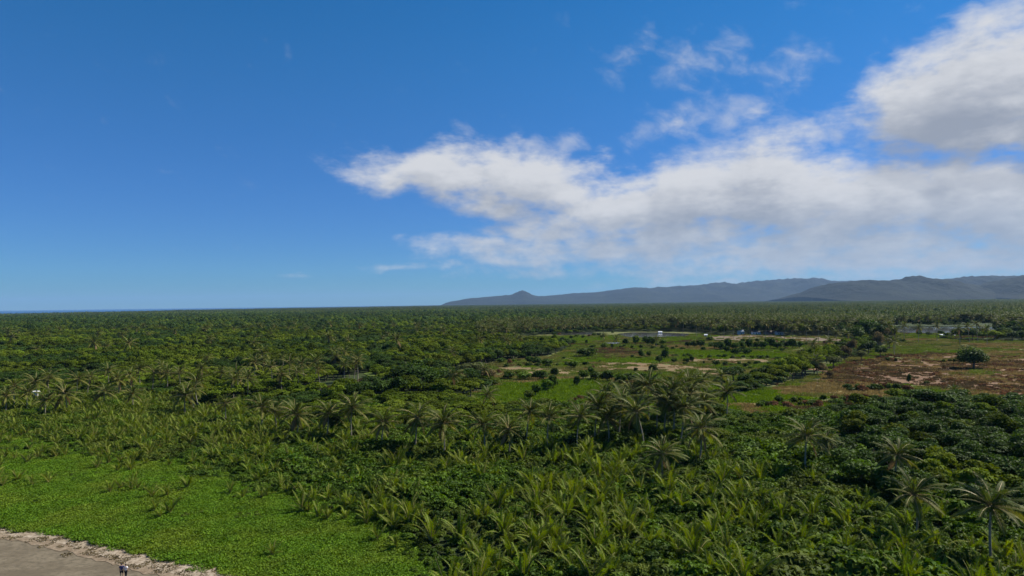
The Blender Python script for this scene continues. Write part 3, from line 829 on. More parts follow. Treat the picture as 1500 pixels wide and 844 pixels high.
X, Y, gx, gy = X[k], Y[k], gx[k], gy[k]
dn = fbm(X * .6, Y, .03, 4.0) + rng.normal(0, .12, len(X))
gj = gy + rng.normal(0, 1.2, len(X)); gxj = gx + rng.normal(0, 4, len(X))
kind_ = np.where(dn > .42, 2, np.where(dn < -.45, 3, np.where(dn < -.15, 1, 0))); prob_ = np.full(len(X), .68)
for n_, p_, m_ in FIELDS:
    i_ = inpoly(gxj, gj, p_)
    if m_ == 'lawn': kind_[i_] = 1; prob_[i_] = .9
    elif m_ == 'pasture': kind_[i_] = np.where(dn[i_] > .25, 2, 0); prob_[i_] = .55
    elif m_ == 'drygrass': kind_[i_] = 2; prob_[i_] = .8
    elif m_ == 'marsh': kind_[i_] = np.where(dn[i_] > .1, 0, 3); prob_[i_] = .7
    elif m_ in ('earth', 'earth_grey'): kind_[i_] = np.where(dn[i_] > .3, 0, 2); prob_[i_] = np.where(dn[i_] > .35, .5, .06)
    elif m_ == 'burnt': kind_[i_] = np.where(dn[i_] > .5, 0, np.where(dn[i_] > .05, 2, 3)); prob_[i_] = .42
k = rng.random(len(X)) < prob_
X, Y, kind_ = X[k], Y[k], kind_[k]; n = len(X)
make_stuff('grass', 'rough grass, straw and rushes growing over the open fields', gp, np.stack([X, Y, 0 * X + .12], 1), rng.uniform(0, 6.28, n), rng.uniform(.7, 1.5, n), kind_ * 2 + rng.integers(0, 2, n))

# brown cut scrub lying over the right-hand field, and rough weeds of the marshes
sb = [crown_mb(200 + s_, 1.5, .7, 150, .34, .25, 5).mesh('scrub_heap', [MT['leaf_brown']]) for s_ in range(3)] + [crown_mb(210, 1.5, .8, 150, .34, .3, 5).mesh('scrub_heap', [MT['leaf_dry']])]
X, Y = jitter_grid(60, 420, 180, 520, 3.4, seed=12)
gx, gy = proj(X, Y)
k = np.zeros(len(X), bool)
for n_, p_, m_ in FIELDS:
    if m_ in ('burnt', 'marsh'): k |= inpoly(gx, gy, p_)
k &= (fbm(X * .5, Y, .09, 6.0) + rng.normal(0, .2, len(X)) > .06) & (gx < 1560)
X, Y = X[k], Y[k]; n = len(X)
make_stuff('cut_brushwood', 'heaps of brown cut brushwood littering the cleared field', sb, np.stack([X, Y, 0 * X + .1], 1), rng.uniform(0, 6.28, n), rng.uniform(.6, 1.3, n), np.where(rng.random(n) < .2, 3, rng.integers(0, 3, n)))

# driftwood and seaweed along the strand
def drift_patch(seed):
    r = np.random.default_rng(seed); mb = MB()
    for i in range(16):
        c = np.array([r.uniform(-1, 1), r.uniform(-.8, .8), .08]); a = r.uniform(0, 6.28); L = r.uniform(.15, .7)
        d = np.array([math.cos(a), math.sin(a), r.normal(0, .15)]) * L
        mb.grid_tube(tube(np.array([c - d * .5, c, c + d * .5]), np.array([.03, .04, .02]), 4), 0 if r.random() < .55 else 1)
    n = 70
    c = np.stack([r.uniform(-1, 1, n), r.uniform(-.8, .8, n), r.uniform(.02, .14, n)], 1)
    mb.quads(leaf_quads(c, norm(np.array([0, 0, 1.]) + r.normal(size=(n, 3)) * .7), r.uniform(.1, .25, n), 1.8, r), np.where(r.random() < .5, 2, 2), r.random(n))
    return mb
MT['drift'] = plain_mat('bleached_driftwood', (.42, .36, .28), .9, 3.0, .3)
MT['weed'] = plain_mat('dark_seaweed', (.13, .095, .06), .9, 3.0, .4)
dp = [drift_patch(s_).mesh('drift_bits', [MT['drift'], MT['weed'], MT['leaf_dry']]) for s_ in range(4)]
X, Y = jitter_grid(-130, 20, 50, 140, 1.1, seed=14)
gx, gy = proj(X, Y)
wv = fbm(X, Y, .15, 3.0) * 7
k = (gy > yW(gx) - 3) & (gy < yW(gx) + 27 + .03 * np.maximum(gx, 0) + wv * 1.5) & (gx > -260)
prb = np.where(gy > yW(gx) + 9 + wv, .62, .16)
k &= rng.random(len(X)) < np.where(gy > yW(gx) + 19 + .03 * np.maximum(gx, 0), .12, prb)
X, Y = X[k], Y[k]; n = len(X)
make_stuff('driftwood', 'bleached driftwood and dry seaweed along the upper edge of the beach', dp, np.stack([X, Y, 0 * X + .07], 1), rng.uniform(0, 6.28, n), rng.uniform(.35, .8, n), rng.integers(0, 4, n))

# ------------------------------------------------------------------ palms and trees one by one
REG = []          # (object, kind, px, py, look) for the labels
def make_palm(px, py, hc, scale=1.0, seed=0, detail=False, var=None, lean=0.0):
    """coconut palm whose crown heart is seen at px, py and stands hc metres high"""
    p = G(px, py, hc)
    r = np.random.default_rng(seed + 1000)
    e = empty('coconut_palm', (p[0], p[1], 0), r.uniform(0, 6.28))
    tr = link('trunk', PALM_TRUNKS[seed % 3], e); tr.scale = (scale * 1.05, scale * 1.05, hc / TRUNK_H)
    if detail:
        lay = palm_layout(seed, n_up=int(r.integers(5, 8)), n_arch=int(r.integers(8, 11)), n_level=int(r.integers(7, 10)), n_hang=int(r.integers(3, 7)), n_dead=int(r.integers(0, 3)))
        for kd, q, a, rl, s in lay:
            f = link('dead_frond' if kd == 'dead' else 'frond', FROND_MESH[kd][q], e, (0, 0, hc))
            f.rotation_euler = (rl, 0, a); f.scale = (s * scale,) * 3
            if kd == 'dead': f['label'] = 'dry brown hanging frond'
        if hc / scale > 7.2:
            for q in range(int(r.integers(3, 6))):
                a = r.uniform(0, 6.28); link('coconut', NUT, e, (math.cos(a) * .3, math.sin(a) * .3, hc - .25 - r.uniform(0, .25)))
    else:
        c = link('crown', PALM_CROWNS[(var if var is not None else int(r.integers(0, 6)))], e, (0, 0, hc)); c.scale = (scale * r.uniform(.9, 1.1), scale * r.uniform(.9, 1.1), scale)
    e.rotation_euler = (r.normal(0, .07), r.normal(0, .07), e.rotation_euler[2])
    tag(e, None, 'palm tree', 'coconut palms')
    REG.append((e, 'palm', px, py))
    return e
TALL = [(378, 598, 7, .95), (478, 606, 6.5, .95), (515, 597, 8, 1), (560, 620, 6.5, .95), (607, 612, 7.5, 1.05), (650, 620, 7, 1.05), (708, 624, 6.8, 1), (770, 604, 8, 1), (800, 612, 8, .95), (846, 610, 8, .9), (870, 596, 9, .9),
        (906, 592, 9, 1.1), (942, 602, 8.5, 1.05), (984, 574, 11, 1.1), (1024, 560, 9, .95), (1010, 578, 10, 1), (962, 585, 9, .9), (1062, 575, 8, 1), (1022, 628, 7, 1.05), (1180, 640, 7.5, .98), (970, 664, 5, .85), (1336, 724, 6.5, .85), (1450, 740, 7.5, .92),
        (1310, 668, 7, .8), (925, 578, 8.5, .85), (995, 598, 8, .9), (950, 566, 10.5, 1), (975, 590, 9, 1), (1000, 562, 10.5, 1), (1032, 590, 7.5, .9), (890, 580, 9, .9), (890, 612, 7, .85), (745, 628, 6, .9), (1212, 646, 5, .6)]
for i, (x_, y_, h_, s_) in enumerate(TALL): make_palm(x_, y_, h_, s_ * (1.15 if 865 < x_ < 1050 and y_ < 620 else 1.0), i, True)
LEFT = [(22, 566, 8), (55, 558, 8.5), (95, 577, 7.5), (128, 552, 8), (158, 543, 8.5), (188, 550, 8.5), (205, 540, 9), (222, 546, 9), (243, 548, 8.5), (266, 546, 9), (285, 570, 8), (272, 580, 7), (195, 578, 6.5), (150, 574, 6), (75, 552, 8), (40, 576, 6.5), (110, 556, 8),
        (172, 556, 8), (232, 536, 9), (296, 540, 8.5), (350, 547, 8.5), (342, 556, 8), (362, 552, 8), (372, 531, 9), (386, 527, 9), (398, 538, 8.5), (425, 532, 9), (414, 524, 9), (445, 533, 9), (459, 530, 9), (470, 540, 8), (486, 514, 9), (494, 522, 8.5), (505, 535, 8), (518, 530, 9), (524, 527, 9), (438, 545, 8), (412, 548, 8), (432, 608, 6), (330, 592, 6.5), (405, 603, 6),
        (290, 560, 8), (8, 580, 6.5), (65, 588, 6)]
for i, (x_, y_, h_) in enumerate(LEFT): make_palm(x_, y_, h_ * .92, .92 + .12 * (i % 3 - 1), 100 + i, y_ > 574)
FARP = [(884, 492, 5), (904, 497, 5), (962, 497, 6), (1197, 529, 6), (1398, 572, 3.2), (1310, 484, 12), (1345, 480, 11), (1372, 478, 11), (1300, 476, 13), (1325, 477, 12), (1405, 482, 11), (1420, 478, 12), (1432, 474, 13), (1445, 482, 11), (1460, 472, 12), (1240, 478, 12), (1215, 480, 12), (1198, 479, 12), (1180, 480, 12), (1160, 479, 12), (1148, 476, 13), (1120, 474, 13), (1098, 476, 13), (1075, 477, 12), (1060, 476, 12), (1040, 474, 13), (1020, 474, 12), (1000, 472, 12),
        (1300, 497, 7), (1310, 500, 8), (1308, 492, 8), (1240, 489, 9), (1225, 487, 9)]
for i, (x_, y_, h_) in enumerate(FARP): make_palm(x_, y_, h_, .95 if h_ > 4 else .55, 200 + i, False)

def make_tree(kind, gx_, gy_, w, h, seed=0, name='broadleaf_tree', cat='tree', group='broadleaf trees'):
    """kind of crown; base on the ground seen at gx, gy; w, h in metres"""
    p = G(gx_, gy_)
    return put_tree(kind, p[0], p[1], w, h, seed, name, cat, group)
def put_tree(kind, x, y, w, h, seed=0, name='broadleaf_tree', cat='tree', group='broadleaf trees'):
    r = np.random.default_rng(seed + 3000)
    v = TREES[kind]; cm, tm = v[seed % len(v)][:2]
    base = (2.2, 2.6) if kind in ('bush', 'scrub', 'thorn') else (3.9, 8.0)
    sx, sz = w * .5 / base[0], h / base[1]
    e = empty(name, (x, y, 0), r.uniform(0, 6.28))
    t = link('stem' if name == 'bush' else 'trunk', tm, e); t.scale = (sx, sx, sz)
    c = link('foliage' if name == 'bush' else 'crown', cm, e); c.scale = (sx, sx * r.uniform(.9, 1.1), sz)
    tag(e, None, cat, group)
    gx_, gy_ = proj(x, y, h * .55)
    REG.append((e, 'bush' if name == 'bush' else 'tree', float(gx_), float(gy_), kind))
    return e
def mpp(gx_, gy_): return G(gx_, gy_)[1] / F
def px_tree(kind, cx, base_y, wpx, hpx, seed=0, **kw):
    m_ = mpp(cx, base_y)
    return make_tree(kind, cx, base_y, wpx * m_, hpx * m_, seed, **kw)
B = dict(name='bush', cat='bush', group='bushes in the open fields')
BUSHES = [(860, 523, 38, 16), (787, 535, 24, 14), (776, 533, 18, 12), (800, 536, 20, 13), (735, 532, 14, 10), (752, 531, 6, 5), (767, 557, 30, 16), (745, 556, 26, 14), (790, 557, 26, 15), (840, 540, 16, 13), (833, 537, 10, 7), (916, 506, 10, 11), (931, 506, 14, 18), (948, 507, 14, 18), (957, 507, 11, 13), (970, 506, 14, 12),
          (812, 492, 9, 7), (837, 497, 6, 6), (845, 494, 9, 5), (854, 496, 7, 6), (859, 504, 5, 7), (870, 492, 10, 5), (877, 492, 8, 5), (939, 525, 13, 14), (951, 523, 10, 11), (966, 532, 14, 14), (974, 528, 14, 18), (976, 516, 9, 10), (987, 532, 10, 9), (1013, 531, 10, 10), (1008, 522, 8, 6), (1048, 537, 12, 12), (1031, 534, 5, 6), (1017, 510, 16, 15), (1026, 510, 12, 15), (1007, 509, 8, 9),
          (1040, 500, 13, 9), (1088, 503, 9, 8), (1109, 502, 7, 7), (1123, 503, 8, 9), (1137, 502, 8, 6), (957, 546, 15, 13), (865, 548, 12, 14), (931, 545, 9, 8), (812, 552, 14, 14), (855, 556, 20, 17), (872, 557, 22, 16), (890, 560, 24, 18), (908, 562, 24, 18), (925, 561, 24, 17), (942, 563, 22, 18), (960, 564, 22, 18), (978, 566, 22, 17),
          (845, 566, 16, 16), (800, 572, 22, 20), (785, 580, 22, 20), (810, 570, 20, 22), (775, 586, 20, 18), (1321, 502, 8, 7), (1332, 562, 10, 15), (1357, 564, 10, 8), (1300, 530, 6, 8), (1312, 531, 5, 7), (1383, 532, 6, 7), (1392, 531, 5, 6), (1398, 532, 5, 7)]
for i, (x_, y_, w_, h_) in enumerate(BUSHES): px_tree('thorn' if i % 3 == 0 else 'bush', x_, y_, w_ * 1.15, h_ * 1.1, i, **B)
for i in range(13):
    x_ = 1046 + i * 10.4; px_tree('bush', x_, 512 - i * .1 + (i % 2), 18, 15 + 2 * (i % 3), i, **B)
for q_, (xa, ya, xb, yb, n_) in enumerate([(990, 523, 1150, 527, 14), (745, 538, 860, 536, 9), (1060, 536, 1110, 534, 5), (868, 509, 1000, 513, 10)]):   # low hedges between the plots
    for i in range(n_):
        t_ = i / (n_ - 1); px_tree('thorn' if i % 2 else 'bush', xa + (xb - xa) * t_ + random.uniform(-3, 3), ya + (yb - ya) * t_ + random.uniform(-.5, .5), random.uniform(8, 14), random.uniform(5, 9), i + q_, **B)
r_ = np.random.default_rng(78)
for i in range(44):                                                 # scrubby thicket in front of the dry grass, and a strip of it behind
    if i < 32: x_, y_ = 1115 + 5.6 * i + r_.uniform(-4, 4), 588 + 10 * r_.random() - .012 * i * i * .3
    else: x_, y_ = 1240 + 8 * (i - 32) + r_.uniform(-3, 3), 570 + 4 * r_.random()
    px_tree(('thorn', 'bush', 'thorn', 'scrub')[i % 4], x_, y_, r_.uniform(13, 22), r_.uniform(8, 13), i, **B)
r_ = np.random.default_rng(77)
cnt_ = 0
while cnt_ < 78:                                                   # small bushes dotted and bunched over the plots
    x_, y_ = r_.uniform(690, 1240), 488 + 112 * r_.random() ** 1.3
    p_ = G(x_, y_)
    if not inpoly(np.array([x_]), np.array([y_]), OPEN1)[0] or mnoise.fractal(Vector((p_[0] * .025, p_[1] * .025, 2.)), 1, 2, 3) < .0: continue
    if any(inpoly(np.array([x_]), np.array([y_]), q_)[0] for q_ in PONDS) or any(m_ in ('earth', 'earth_grey', 'lawn') and inpoly(np.array([x_]), np.array([y_]), q_)[0] for _, q_, m_ in FIELDS): continue
    w_ = r_.uniform(1.6, 4.6)
    put_tree(('bush', 'thorn', 'thorn', 'scrub')[cnt_ % 4], p_[0], p_[1], w_, w_ * r_.uniform(.5, .95), cnt_, **B)
    cnt_ += 1
for i, (x_, y_, w_, h_) in enumerate([(1065, 517, 18, 12), (1079, 520, 22, 14), (1095, 520, 20, 13), (1030, 514, 10, 7), (1040, 529, 8, 5)]): px_tree('bush', x_, y_, w_, h_, i + 5, **B)
TR = [('spreading', 1426, 541, 52, 42), ('dark', 1075, 560, 36, 30), ('dark', 1060, 556, 22, 22), ('dark', 1090, 568, 24, 24), ('dark', 1112, 558, 30, 24), ('dark', 1128, 552, 26, 22), ('forest', 1100, 572, 22, 18), ('dark', 1146, 546, 28, 24), ('pale', 1165, 540, 26, 22), ('pale', 1178, 530, 26, 22), ('forest', 1150, 560, 20, 16), ('dark', 1192, 548, 20, 22),
      ('dry', 1205, 550, 26, 22), ('pale', 1222, 540, 30, 22), ('dry', 1238, 528, 26, 26), ('pale', 1210, 524, 28, 20), ('dry', 1248, 520, 24, 28), ('dark', 1232, 515, 20, 20), ('dark', 1255, 505, 34, 34), ('dark', 1275, 503, 38, 40), ('dark', 1290, 506, 30, 38), ('dry', 1287, 516, 26, 36), ('dry', 1303, 512, 20, 38), ('dark', 1272, 520, 26, 24), ('dark', 1290, 524, 22, 22), ('pale', 1262, 530, 22, 20), ('dry', 1215, 556, 22, 16),
      ('dark', 1240, 500, 20, 22), ('pale', 1185, 540, 18, 14), ('dark', 1408, 497, 26, 22), ('dark', 1424, 499, 26, 22), ('dark', 1440, 497, 20, 20), ('forest', 1455, 500, 26, 18), ('dark', 1483, 500, 20, 18), ('dark', 1497, 499, 18, 18), ('dark', 1470, 494, 20, 16), ('dark', 1346, 494, 10, 12), ('dark', 1378, 492, 10, 10), ('dark', 1360, 493, 12, 8),
      ('pale', 690, 556, 60, 30), ('dry', 678, 562, 40, 24), ('dry', 716, 560, 36, 24), ('dark', 590, 572, 60, 44), ('dark', 618, 574, 56, 44), ('dark', 582, 582, 40, 38), ('dark', 640, 570, 50, 36), ('dark', 645, 548, 34, 24), ('dark', 628, 546, 30, 24), ('dark', 605, 560, 50, 40)]
for i, (k_, x_, y_, w_, h_) in enumerate(TR): px_tree(k_, x_, y_, w_, h_, i)
# row of trees along the left edge of the fields
for i, t_ in enumerate(np.linspace(0, 1, 20)):
    x_ = 836 - 160 * t_; y_ = 508 + 26 * t_ ** 1.15 + (i % 2)
    px_tree('dark', x_, y_, 20 + 8 * t_, 15 + 9 * t_, i)
# the dark wood on the right, in front of the cleared field
X, Y = jitter_grid(30, 200, 75, 220, 6.0, seed=21)
gx, gy = proj(X, Y)
k = (gx > 1180) & (gx < 1640) & (gy > 606) & (gy < yF(gx) - 4) & ~inpoly(gx, gy, OPEN2) & (gx > 1180 + (690 - gy) * .0)
X, Y, gx, gy = X[k], Y[k], gx[k], gy[k]
print('CNT right wood', len(X), flush=True)
for i in range(len(X)):
    r_ = np.random.default_rng(i)
    low_ = gx[i] < 1230
    h_ = r_.uniform(2.6, 4.0) if low_ else r_.uniform(4.5, 7.0)
    put_tree('dark' if r_.random() < .85 else 'forest', X[i], Y[i], r_.uniform(5.5, 7.6), h_, i)

# the wood behind the palms, near ones singly, the rest as one mass
X, Y = jitter_grid(-900, 900, 130, 900, 5.6, seed=25)
gx, gy = proj(X, Y)
k = (gx > -90) & (gx < 1590) & (gy < yF(gx) - 6) & ~bare(gx, gy) & inland(X, Y, 10) & (gy > 478.0)
k &= ~((gx > 1060) & (gy > 604))
X, Y, gx, gy = X[k], Y[k], gx[k], gy[k]
o_ = np.argsort(Y); X, Y, gx, gy = X[o_], Y[o_], gx[o_], gy[o_]
hh = np.clip(6.4 + 3.2 * fbm(X, Y, .012, 3.3) + 1.2 * fbm(X, Y, .05, 7.7) + rng.normal(0, 1.1, len(X)), 3.2, 11)
hh = np.where((gx > 520) & (gx < 1060) & (gy > 585), hh * .55, hh)
hh = np.where((gx < 480) & (gy > 548), hh * .62, hh)
hh = np.where((gx > 980) & (gy < 493), hh * 1.35 + 1, hh)
kk = fbm(X, Y, .02, 9.1)
kk = np.where((gx > 980) & (gy < 493), kk + .3, kk)
N_TREES = max(0, 300 - len([q for q in REG if q[1] == 'tree']))
print('CNT forest near', len(X), 'single', N_TREES, flush=True)
for i in range(max(0, min(N_TREES, len(X)))):
    r_ = np.random.default_rng(i + 50)
    put_tree('dark' if (kk[i] > .1 or gx[i] > 560 and r_.random() < .5) else 'forest', X[i], Y[i], r_.uniform(6.0, 8.2) * (1 if hh[i] > 4.5 else .8), hh[i], i)
X, Y, gx, gy, hh, kk = X[N_TREES:], Y[N_TREES:], gx[N_TREES:], gy[N_TREES:], hh[N_TREES:], kk[N_TREES:]
def joined(pair, mats):
    mb = MB(); mb.merge(pair[2]); mb.merge(pair[3], matoff=1)
    return mb.mesh('forest_tree', mats)
def simple_tree(seed, mat, n=460, leaf=.66):
    return crown_mb(seed, 3.7, 3.2, n, leaf, 4.8, 8)
ft = [joined(v, [MT['leaf_forest'], MT['bark']]) for v in TREES['forest'][:3]] + [joined(v, [MT['leaf_dark'], MT['bark']]) for v in TREES['dark'][:2]]
ft += [simple_tree(301 + s_, None).mesh('forest_tree', [MT['leaf_forest']]) for s_ in range(4)] + [simple_tree(311 + s_, None).mesh('forest_tree', [MT['leaf_dark']]) for s_ in range(2)]
palm_far = []
for s_ in (1, 2, 5):
    mb = MB(); mb.merge(palm_crown_mb(s_), Matrix.Translation((0, 0, 9)))
    palm_far.append(mb.mesh('far_palm', [MT['frond'], MT['rachis'], MT['frond_dry'], MT['rachis']]))
n = len(X); nearf = Y < 430
dk = kk > .12
ix = np.where(nearf, np.where(dk, 3 + rng.integers(0, 2, n), rng.integers(0, 3, n)), np.where(dk, 9 + rng.integers(0, 2, n), 5 + rng.integers(0, 4, n)))
pal = rng.random(n) < np.where((gx > 700) & (Y > 600), .34, np.where(gx < 700, .008, .02))
ix = np.where(pal, 11 + rng.integers(0, 3, n), ix)
sc_ = np.stack([rng.uniform(.85, 1.15, n), rng.uniform(.85, 1.15, n), hh / 8.0], 1)
sc_[pal] = (np.clip(hh[pal] / 9 * 1.25, .8, 1.3))[:, None]
make_stuff('forest', 'dense green forest canopy stretching back behind the palms', ft + palm_far, np.stack([X, Y, 0 * X], 1), rng.uniform(0, 6.28, n), sc_, ix)
print('CNT forest mass', n, flush=True)

# far forest in tiles
def star_palm(r, c, s):
    a = r.uniform(0, 6.28, 11); e = r.uniform(-.5, .9, 11)
    d = np.stack([np.cos(a) * np.cos(e), np.sin(a) * np.cos(e), np.sin(e)], 1) * s
    w = np.stack([-np.sin(a), np.cos(a), 0 * a], 1) * s * .13
    m1 = c + d * .55 + np.array([0, 0, .08 * s]); tip = c + d - np.array([0, 0, .25 * s])
    return np.concatenate([np.stack([c - w * .5, c + w * .5, m1 + w, m1 - w], 1), np.stack([m1 - w, m1 + w, tip + w * .3, tip - w * .3], 1)])
def tile(seed, size, step, per, leaf, palm_share, mats=2):
    r = np.random.default_rng(seed); mb = MB()
    k_ = int(size / step)
    for i in range(k_):
        for j in range(k_):
            x_ = (i + .5 + r.uniform(-.45, .45)) * step - size / 2; y_ = (j + .5 + r.uniform(-.45, .45)) * step - size / 2
            h_ = 6 + 2.6 * mnoise.noise(Vector((x_ * .05 + seed, y_ * .05, 0))) + r.normal(0, 1.3)
            if r.random() < .10 and step < 8:                         # a big dark tree standing out of the canopy
                d = norm(r.normal(size=(per, 3))); d[:, 2] = np.abs(d[:, 2]) - .2
                c = np.array([x_, y_, h_ - .5]) + d * np.array([step * .85, step * .85, 4.6]) * r.uniform(.7, 1.1, (per, 1))
                mb.quads(leaf_quads(c, norm(d + r.normal(size=(per, 3)) * .25 + np.array([0, 0, .2])), leaf * 1.5 * r.uniform(.7, 1.3, per), 1.3, r), 2, np.clip(r.uniform(0, .5) + r.normal(0, .15, per), 0, 1))
            elif r.random() < palm_share:
                mb.quads(star_palm(r, np.array([x_, y_, h_ + 3.0]), step * .62), 1, r.uniform(.0, .55))
            else:
                d = norm(r.normal(size=(per, 3))); d[:, 2] = np.abs(d[:, 2]) * 1.0 - .15
                c = np.array([x_, y_, h_ - 2.5]) + d * np.array([step * .52, step * .52, 3.6]) * r.uniform(.75, 1.1, (per, 1))
                mb.quads(leaf_quads(c, norm(d + r.normal(size=(per, 3)) * .25 + np.array([0, 0, .2])), leaf * r.uniform(.7, 1.3, per), 1.3, r), 0 if r.random() < .7 else 2, np.clip(r.uniform(0, 1) + r.normal(0, .15, per), 0, 1))
    return mb
TM = [MT['leaf_forest'], MT['frond'], MT['leaf_dark']]
def field_of_tiles(name, label, size, ymin, ymax, protos, seed, split=None):
    xs = np.arange(-.9 * ymax, .9 * ymax, size); ys = np.arange(ymin + size / 2, ymax, size)
    X, Y = [q.ravel() for q in np.meshgrid(xs, ys)]
    gx, gy = proj(X, Y)
    k_ = (gx > -90) & (gx < 1600) & inland(X, Y, size * .4) & ~inpoly(gx, gy, [(1296, 478.5), (1465, 478.5), (1465, 500), (1300, 500)])
    k_ &= ~inpoly(gx, gy, [(1155, 470.5), (1250, 470), (1250, 477), (1160, 476)])
    X, Y, gx = X[k_], Y[k_], gx[k_]; n = len(X)
    r = np.random.default_rng(seed)
    h = len(protos) // 2
    left = (fbm(X, Y, .0012, 5.5) + (760 - gx) / 400 - np.maximum(Y - 2200, 0) / 2500) > 0
    ix = np.where(left, r.integers(0, h, n), h + r.integers(0, h, n))
    make_stuff(name, label, protos, np.stack([X, Y, 0 * X], 1), r.integers(0, 4, n) * (math.pi / 2), np.stack([np.full(n, 1.03), np.full(n, 1.03), r.uniform(.8, 1.25, n)], 1), ix)
    print(name, n)
t1 = [tile(400 + s_, 52, 6.8, 80, 1.0, .02).mesh('forest_tile', TM) for s_ in range(3)] + [tile(410 + s_, 52, 6.8, 60, 1.15, .42).mesh('forest_tile', TM) for s_ in range(3)]
t2 = [tile(420 + s_, 160, 9.0, 18, 2.5, .04).mesh('forest_tile', TM) for s_ in range(3)] + [tile(430 + s_, 160, 9.0, 16, 2.6, .35).mesh('forest_tile', TM) for s_ in range(3)]
YT = 870.0
field_of_tiles('distant_forest', 'distant forest and palm groves fading towards the horizon', 52, YT, YT + 52 * 32, t1, 1)
field_of_tiles('horizon_forest', 'far off forest in a thin band below the horizon', 160, YT + 52 * 32, 11800, t2, 2)

# ------------------------------------------------------------------ young palms
X, Y = jitter_grid(-230, 190, 55, 250, 2.5, .5, seed=31)
gx, gy = proj(X, Y)
dens_ = np.where(gx < 420, .55, np.where(gy > 735, .34, .20))
clump = fbm(X, Y, .06, 1.7)
k = (gx > -40) & (gx < 1545) & (gy > yF(gx) - 12) & (gy < yW(gx) - 12) & (gy < 905) & inland(X, Y) & (rng.random(len(X)) < np.clip(dens_ + clump * np.where(gx < 420, .7, .5), .04, 1)) & ~bare(gx, gy)
depthin = yB(gx) - gy
k &= (depthin > 4) | (rng.random(len(X)) < np.clip(.52 + depthin / 105 + .75 * clump, .014, .62))
X, Y, gx, gy, depthin = X[k], Y[k], gx[k], gy[k], depthin[k]
o_ = np.argsort(np.hypot(X, Y)); X, Y, gx, gy, depthin = X[o_], Y[o_], gx[o_], gy[o_], depthin[o_]
n = len(X); print('CNT young palms', n)
ys_ = np.clip(rng.normal(1.0, .2, n), .55, 1.5) * np.where(depthin < 0, .86, 1.0) * np.where(depthin < 30, .85, 1) * np.where(gx < 420, .74, .88)
vis = (gx > -25) & (gx < 1525) & (gy - 15 < 844 + 25)
single = np.zeros(n, bool); single[np.nonzero(vis)[0][:300]] = True
ND = 110
cnt = 0
for i in np.nonzero(single)[0]:
    r_ = np.random.default_rng(i + 900)
    e = empty('young_palm', (X[i], Y[i], .25), r_.uniform(0, 6.28), ys_[i])
    if cnt < ND:
        for kd, q, a, rl, s in young_layout(i):
            f = link('frond', YF_MESH[kd][q], e, (0, 0, .1)); f.rotation_euler = (rl, 0, a); f.scale = (s,) * 3
    else:
        link('fronds', YOUNG[i % 6], e)
    cnt += 1
    tag(e, None, 'young palm', 'young coconut palms')
    REG.append((e, 'young', float(gx[i]), float(gy[i]) - 12, 'young'))
q = ~single
if q.sum():
    make_stuff('palm_thicket', 'thicket of yellowish young palms crowding the low ground', YOUNG, np.stack([X[q], Y[q], 0 * X[q] + .25], 1), rng.uniform(0, 6.28, q.sum()), ys_[q], rng.integers(0, 6, q.sum()))

# ------------------------------------------------------------------ huts and sheds
def box_bm(bm, x0, x1, y0, y1, z0, z1):
    v = [bm.verts.new(p) for p in ((x0, y0, z0), (x1, y0, z0), (x1, y1, z0), (x0, y1, z0), (x0, y0, z1), (x1, y0, z1), (x1, y1, z1), (x0, y1, z1))]
    for f in ((0, 3, 2, 1), (4, 5, 6, 7), (0, 1, 5, 4), (1, 2, 6, 5), (2, 3, 7, 6), (3, 0, 4, 7)): bm.faces.new([v[i] for i in f])
def bm_obj(name, bm, mat, parent, loc=None):
    bmesh.ops.recalc_face_normals(bm, faces=bm.faces)
    me = bpy.data.meshes.new(name); bm.to_mesh(me); bm.free(); me.materials.append(mat)
    return link(name, me, parent, loc)
def boxes(name, mat, parent, *bs):
    bm = bmesh.new()
    for b_ in bs: box_bm(bm, *b_)
    return bm_obj(name, bm, mat, parent)
def gable(name, mat, parent, w, d, z, rise, over=.35, th=.12):
    bm = bmesh.new()
    hw, hd = w / 2 + over, d / 2 + over
    prof = [(-hd, z - .1), (0, z + rise), (hd, z - .1), (hd, z - .1 + th), (0, z + rise + th * 1.3), (-hd, z - .1 + th)]
    a = [bm.verts.new((-hw, y, q)) for y, q in prof]; b = [bm.verts.new((hw, y, q)) for y, q in prof]
    n = len(prof)
    for i in range(n): bm.faces.new((a[i], a[(i + 1) % n], b[(i + 1) % n], b[i]))
    for r_ in (a, b):
        bm.faces.new((r_[0], r_[1], r_[4], r_[5])); bm.faces.new((r_[1], r_[2], r_[3], r_[4]))
    return bm_obj(name, bm, mat, parent)
def house(px, py, w, d, h, rise, rz, wall, roof, label, cat='house', name='small_house', group=None):
    p = G(px, py)
    e = empty(name, (p[0], p[1], 0), rz)
    bm = bmesh.new(); box_bm(bm, -w / 2, w / 2, -d / 2, d / 2, 0, h)
    for s_ in (-1, 1):                                            # gable ends
        x_ = s_ * w / 2
        t_ = [bm.verts.new((x_ - s_ * .004, -d / 2, h)), bm.verts.new((x_ - s_ * .004, d / 2, h)), bm.verts.new((x_ - s_ * .004, 0, h + rise * .93))]
        bm.faces.new(t_)
    bm_obj('wall', bm, wall, e)
    gable('roof', roof, e, w, d, h + .1, rise)
    boxes('door', MT['wood'], e, (-.45, .45, -d / 2 - .05, -d / 2 + .02, .05, min(2.0, h * .85)))
    if w > 3.5:
        for x_ in (-w * .3, w * .3):
            f = boxes('window', MT['white'], e, (x_ - .6, x_ + .6, -d / 2 - .06, -d / 2 + .02, 1.0, 2.0))
            boxes('pane', MT['glass'], f, (x_ - .5, x_ + .5, -d / 2 - .075, -d / 2 - .055, 1.1, 1.9))
    return tag(e, label, cat, group)
house(1085, 490, 5.0, 4.0, 2.7, 1.3, R(8), MT['white'], MT['roof_white'], 'bright white hut under the palms at the far end of the ploughed field')
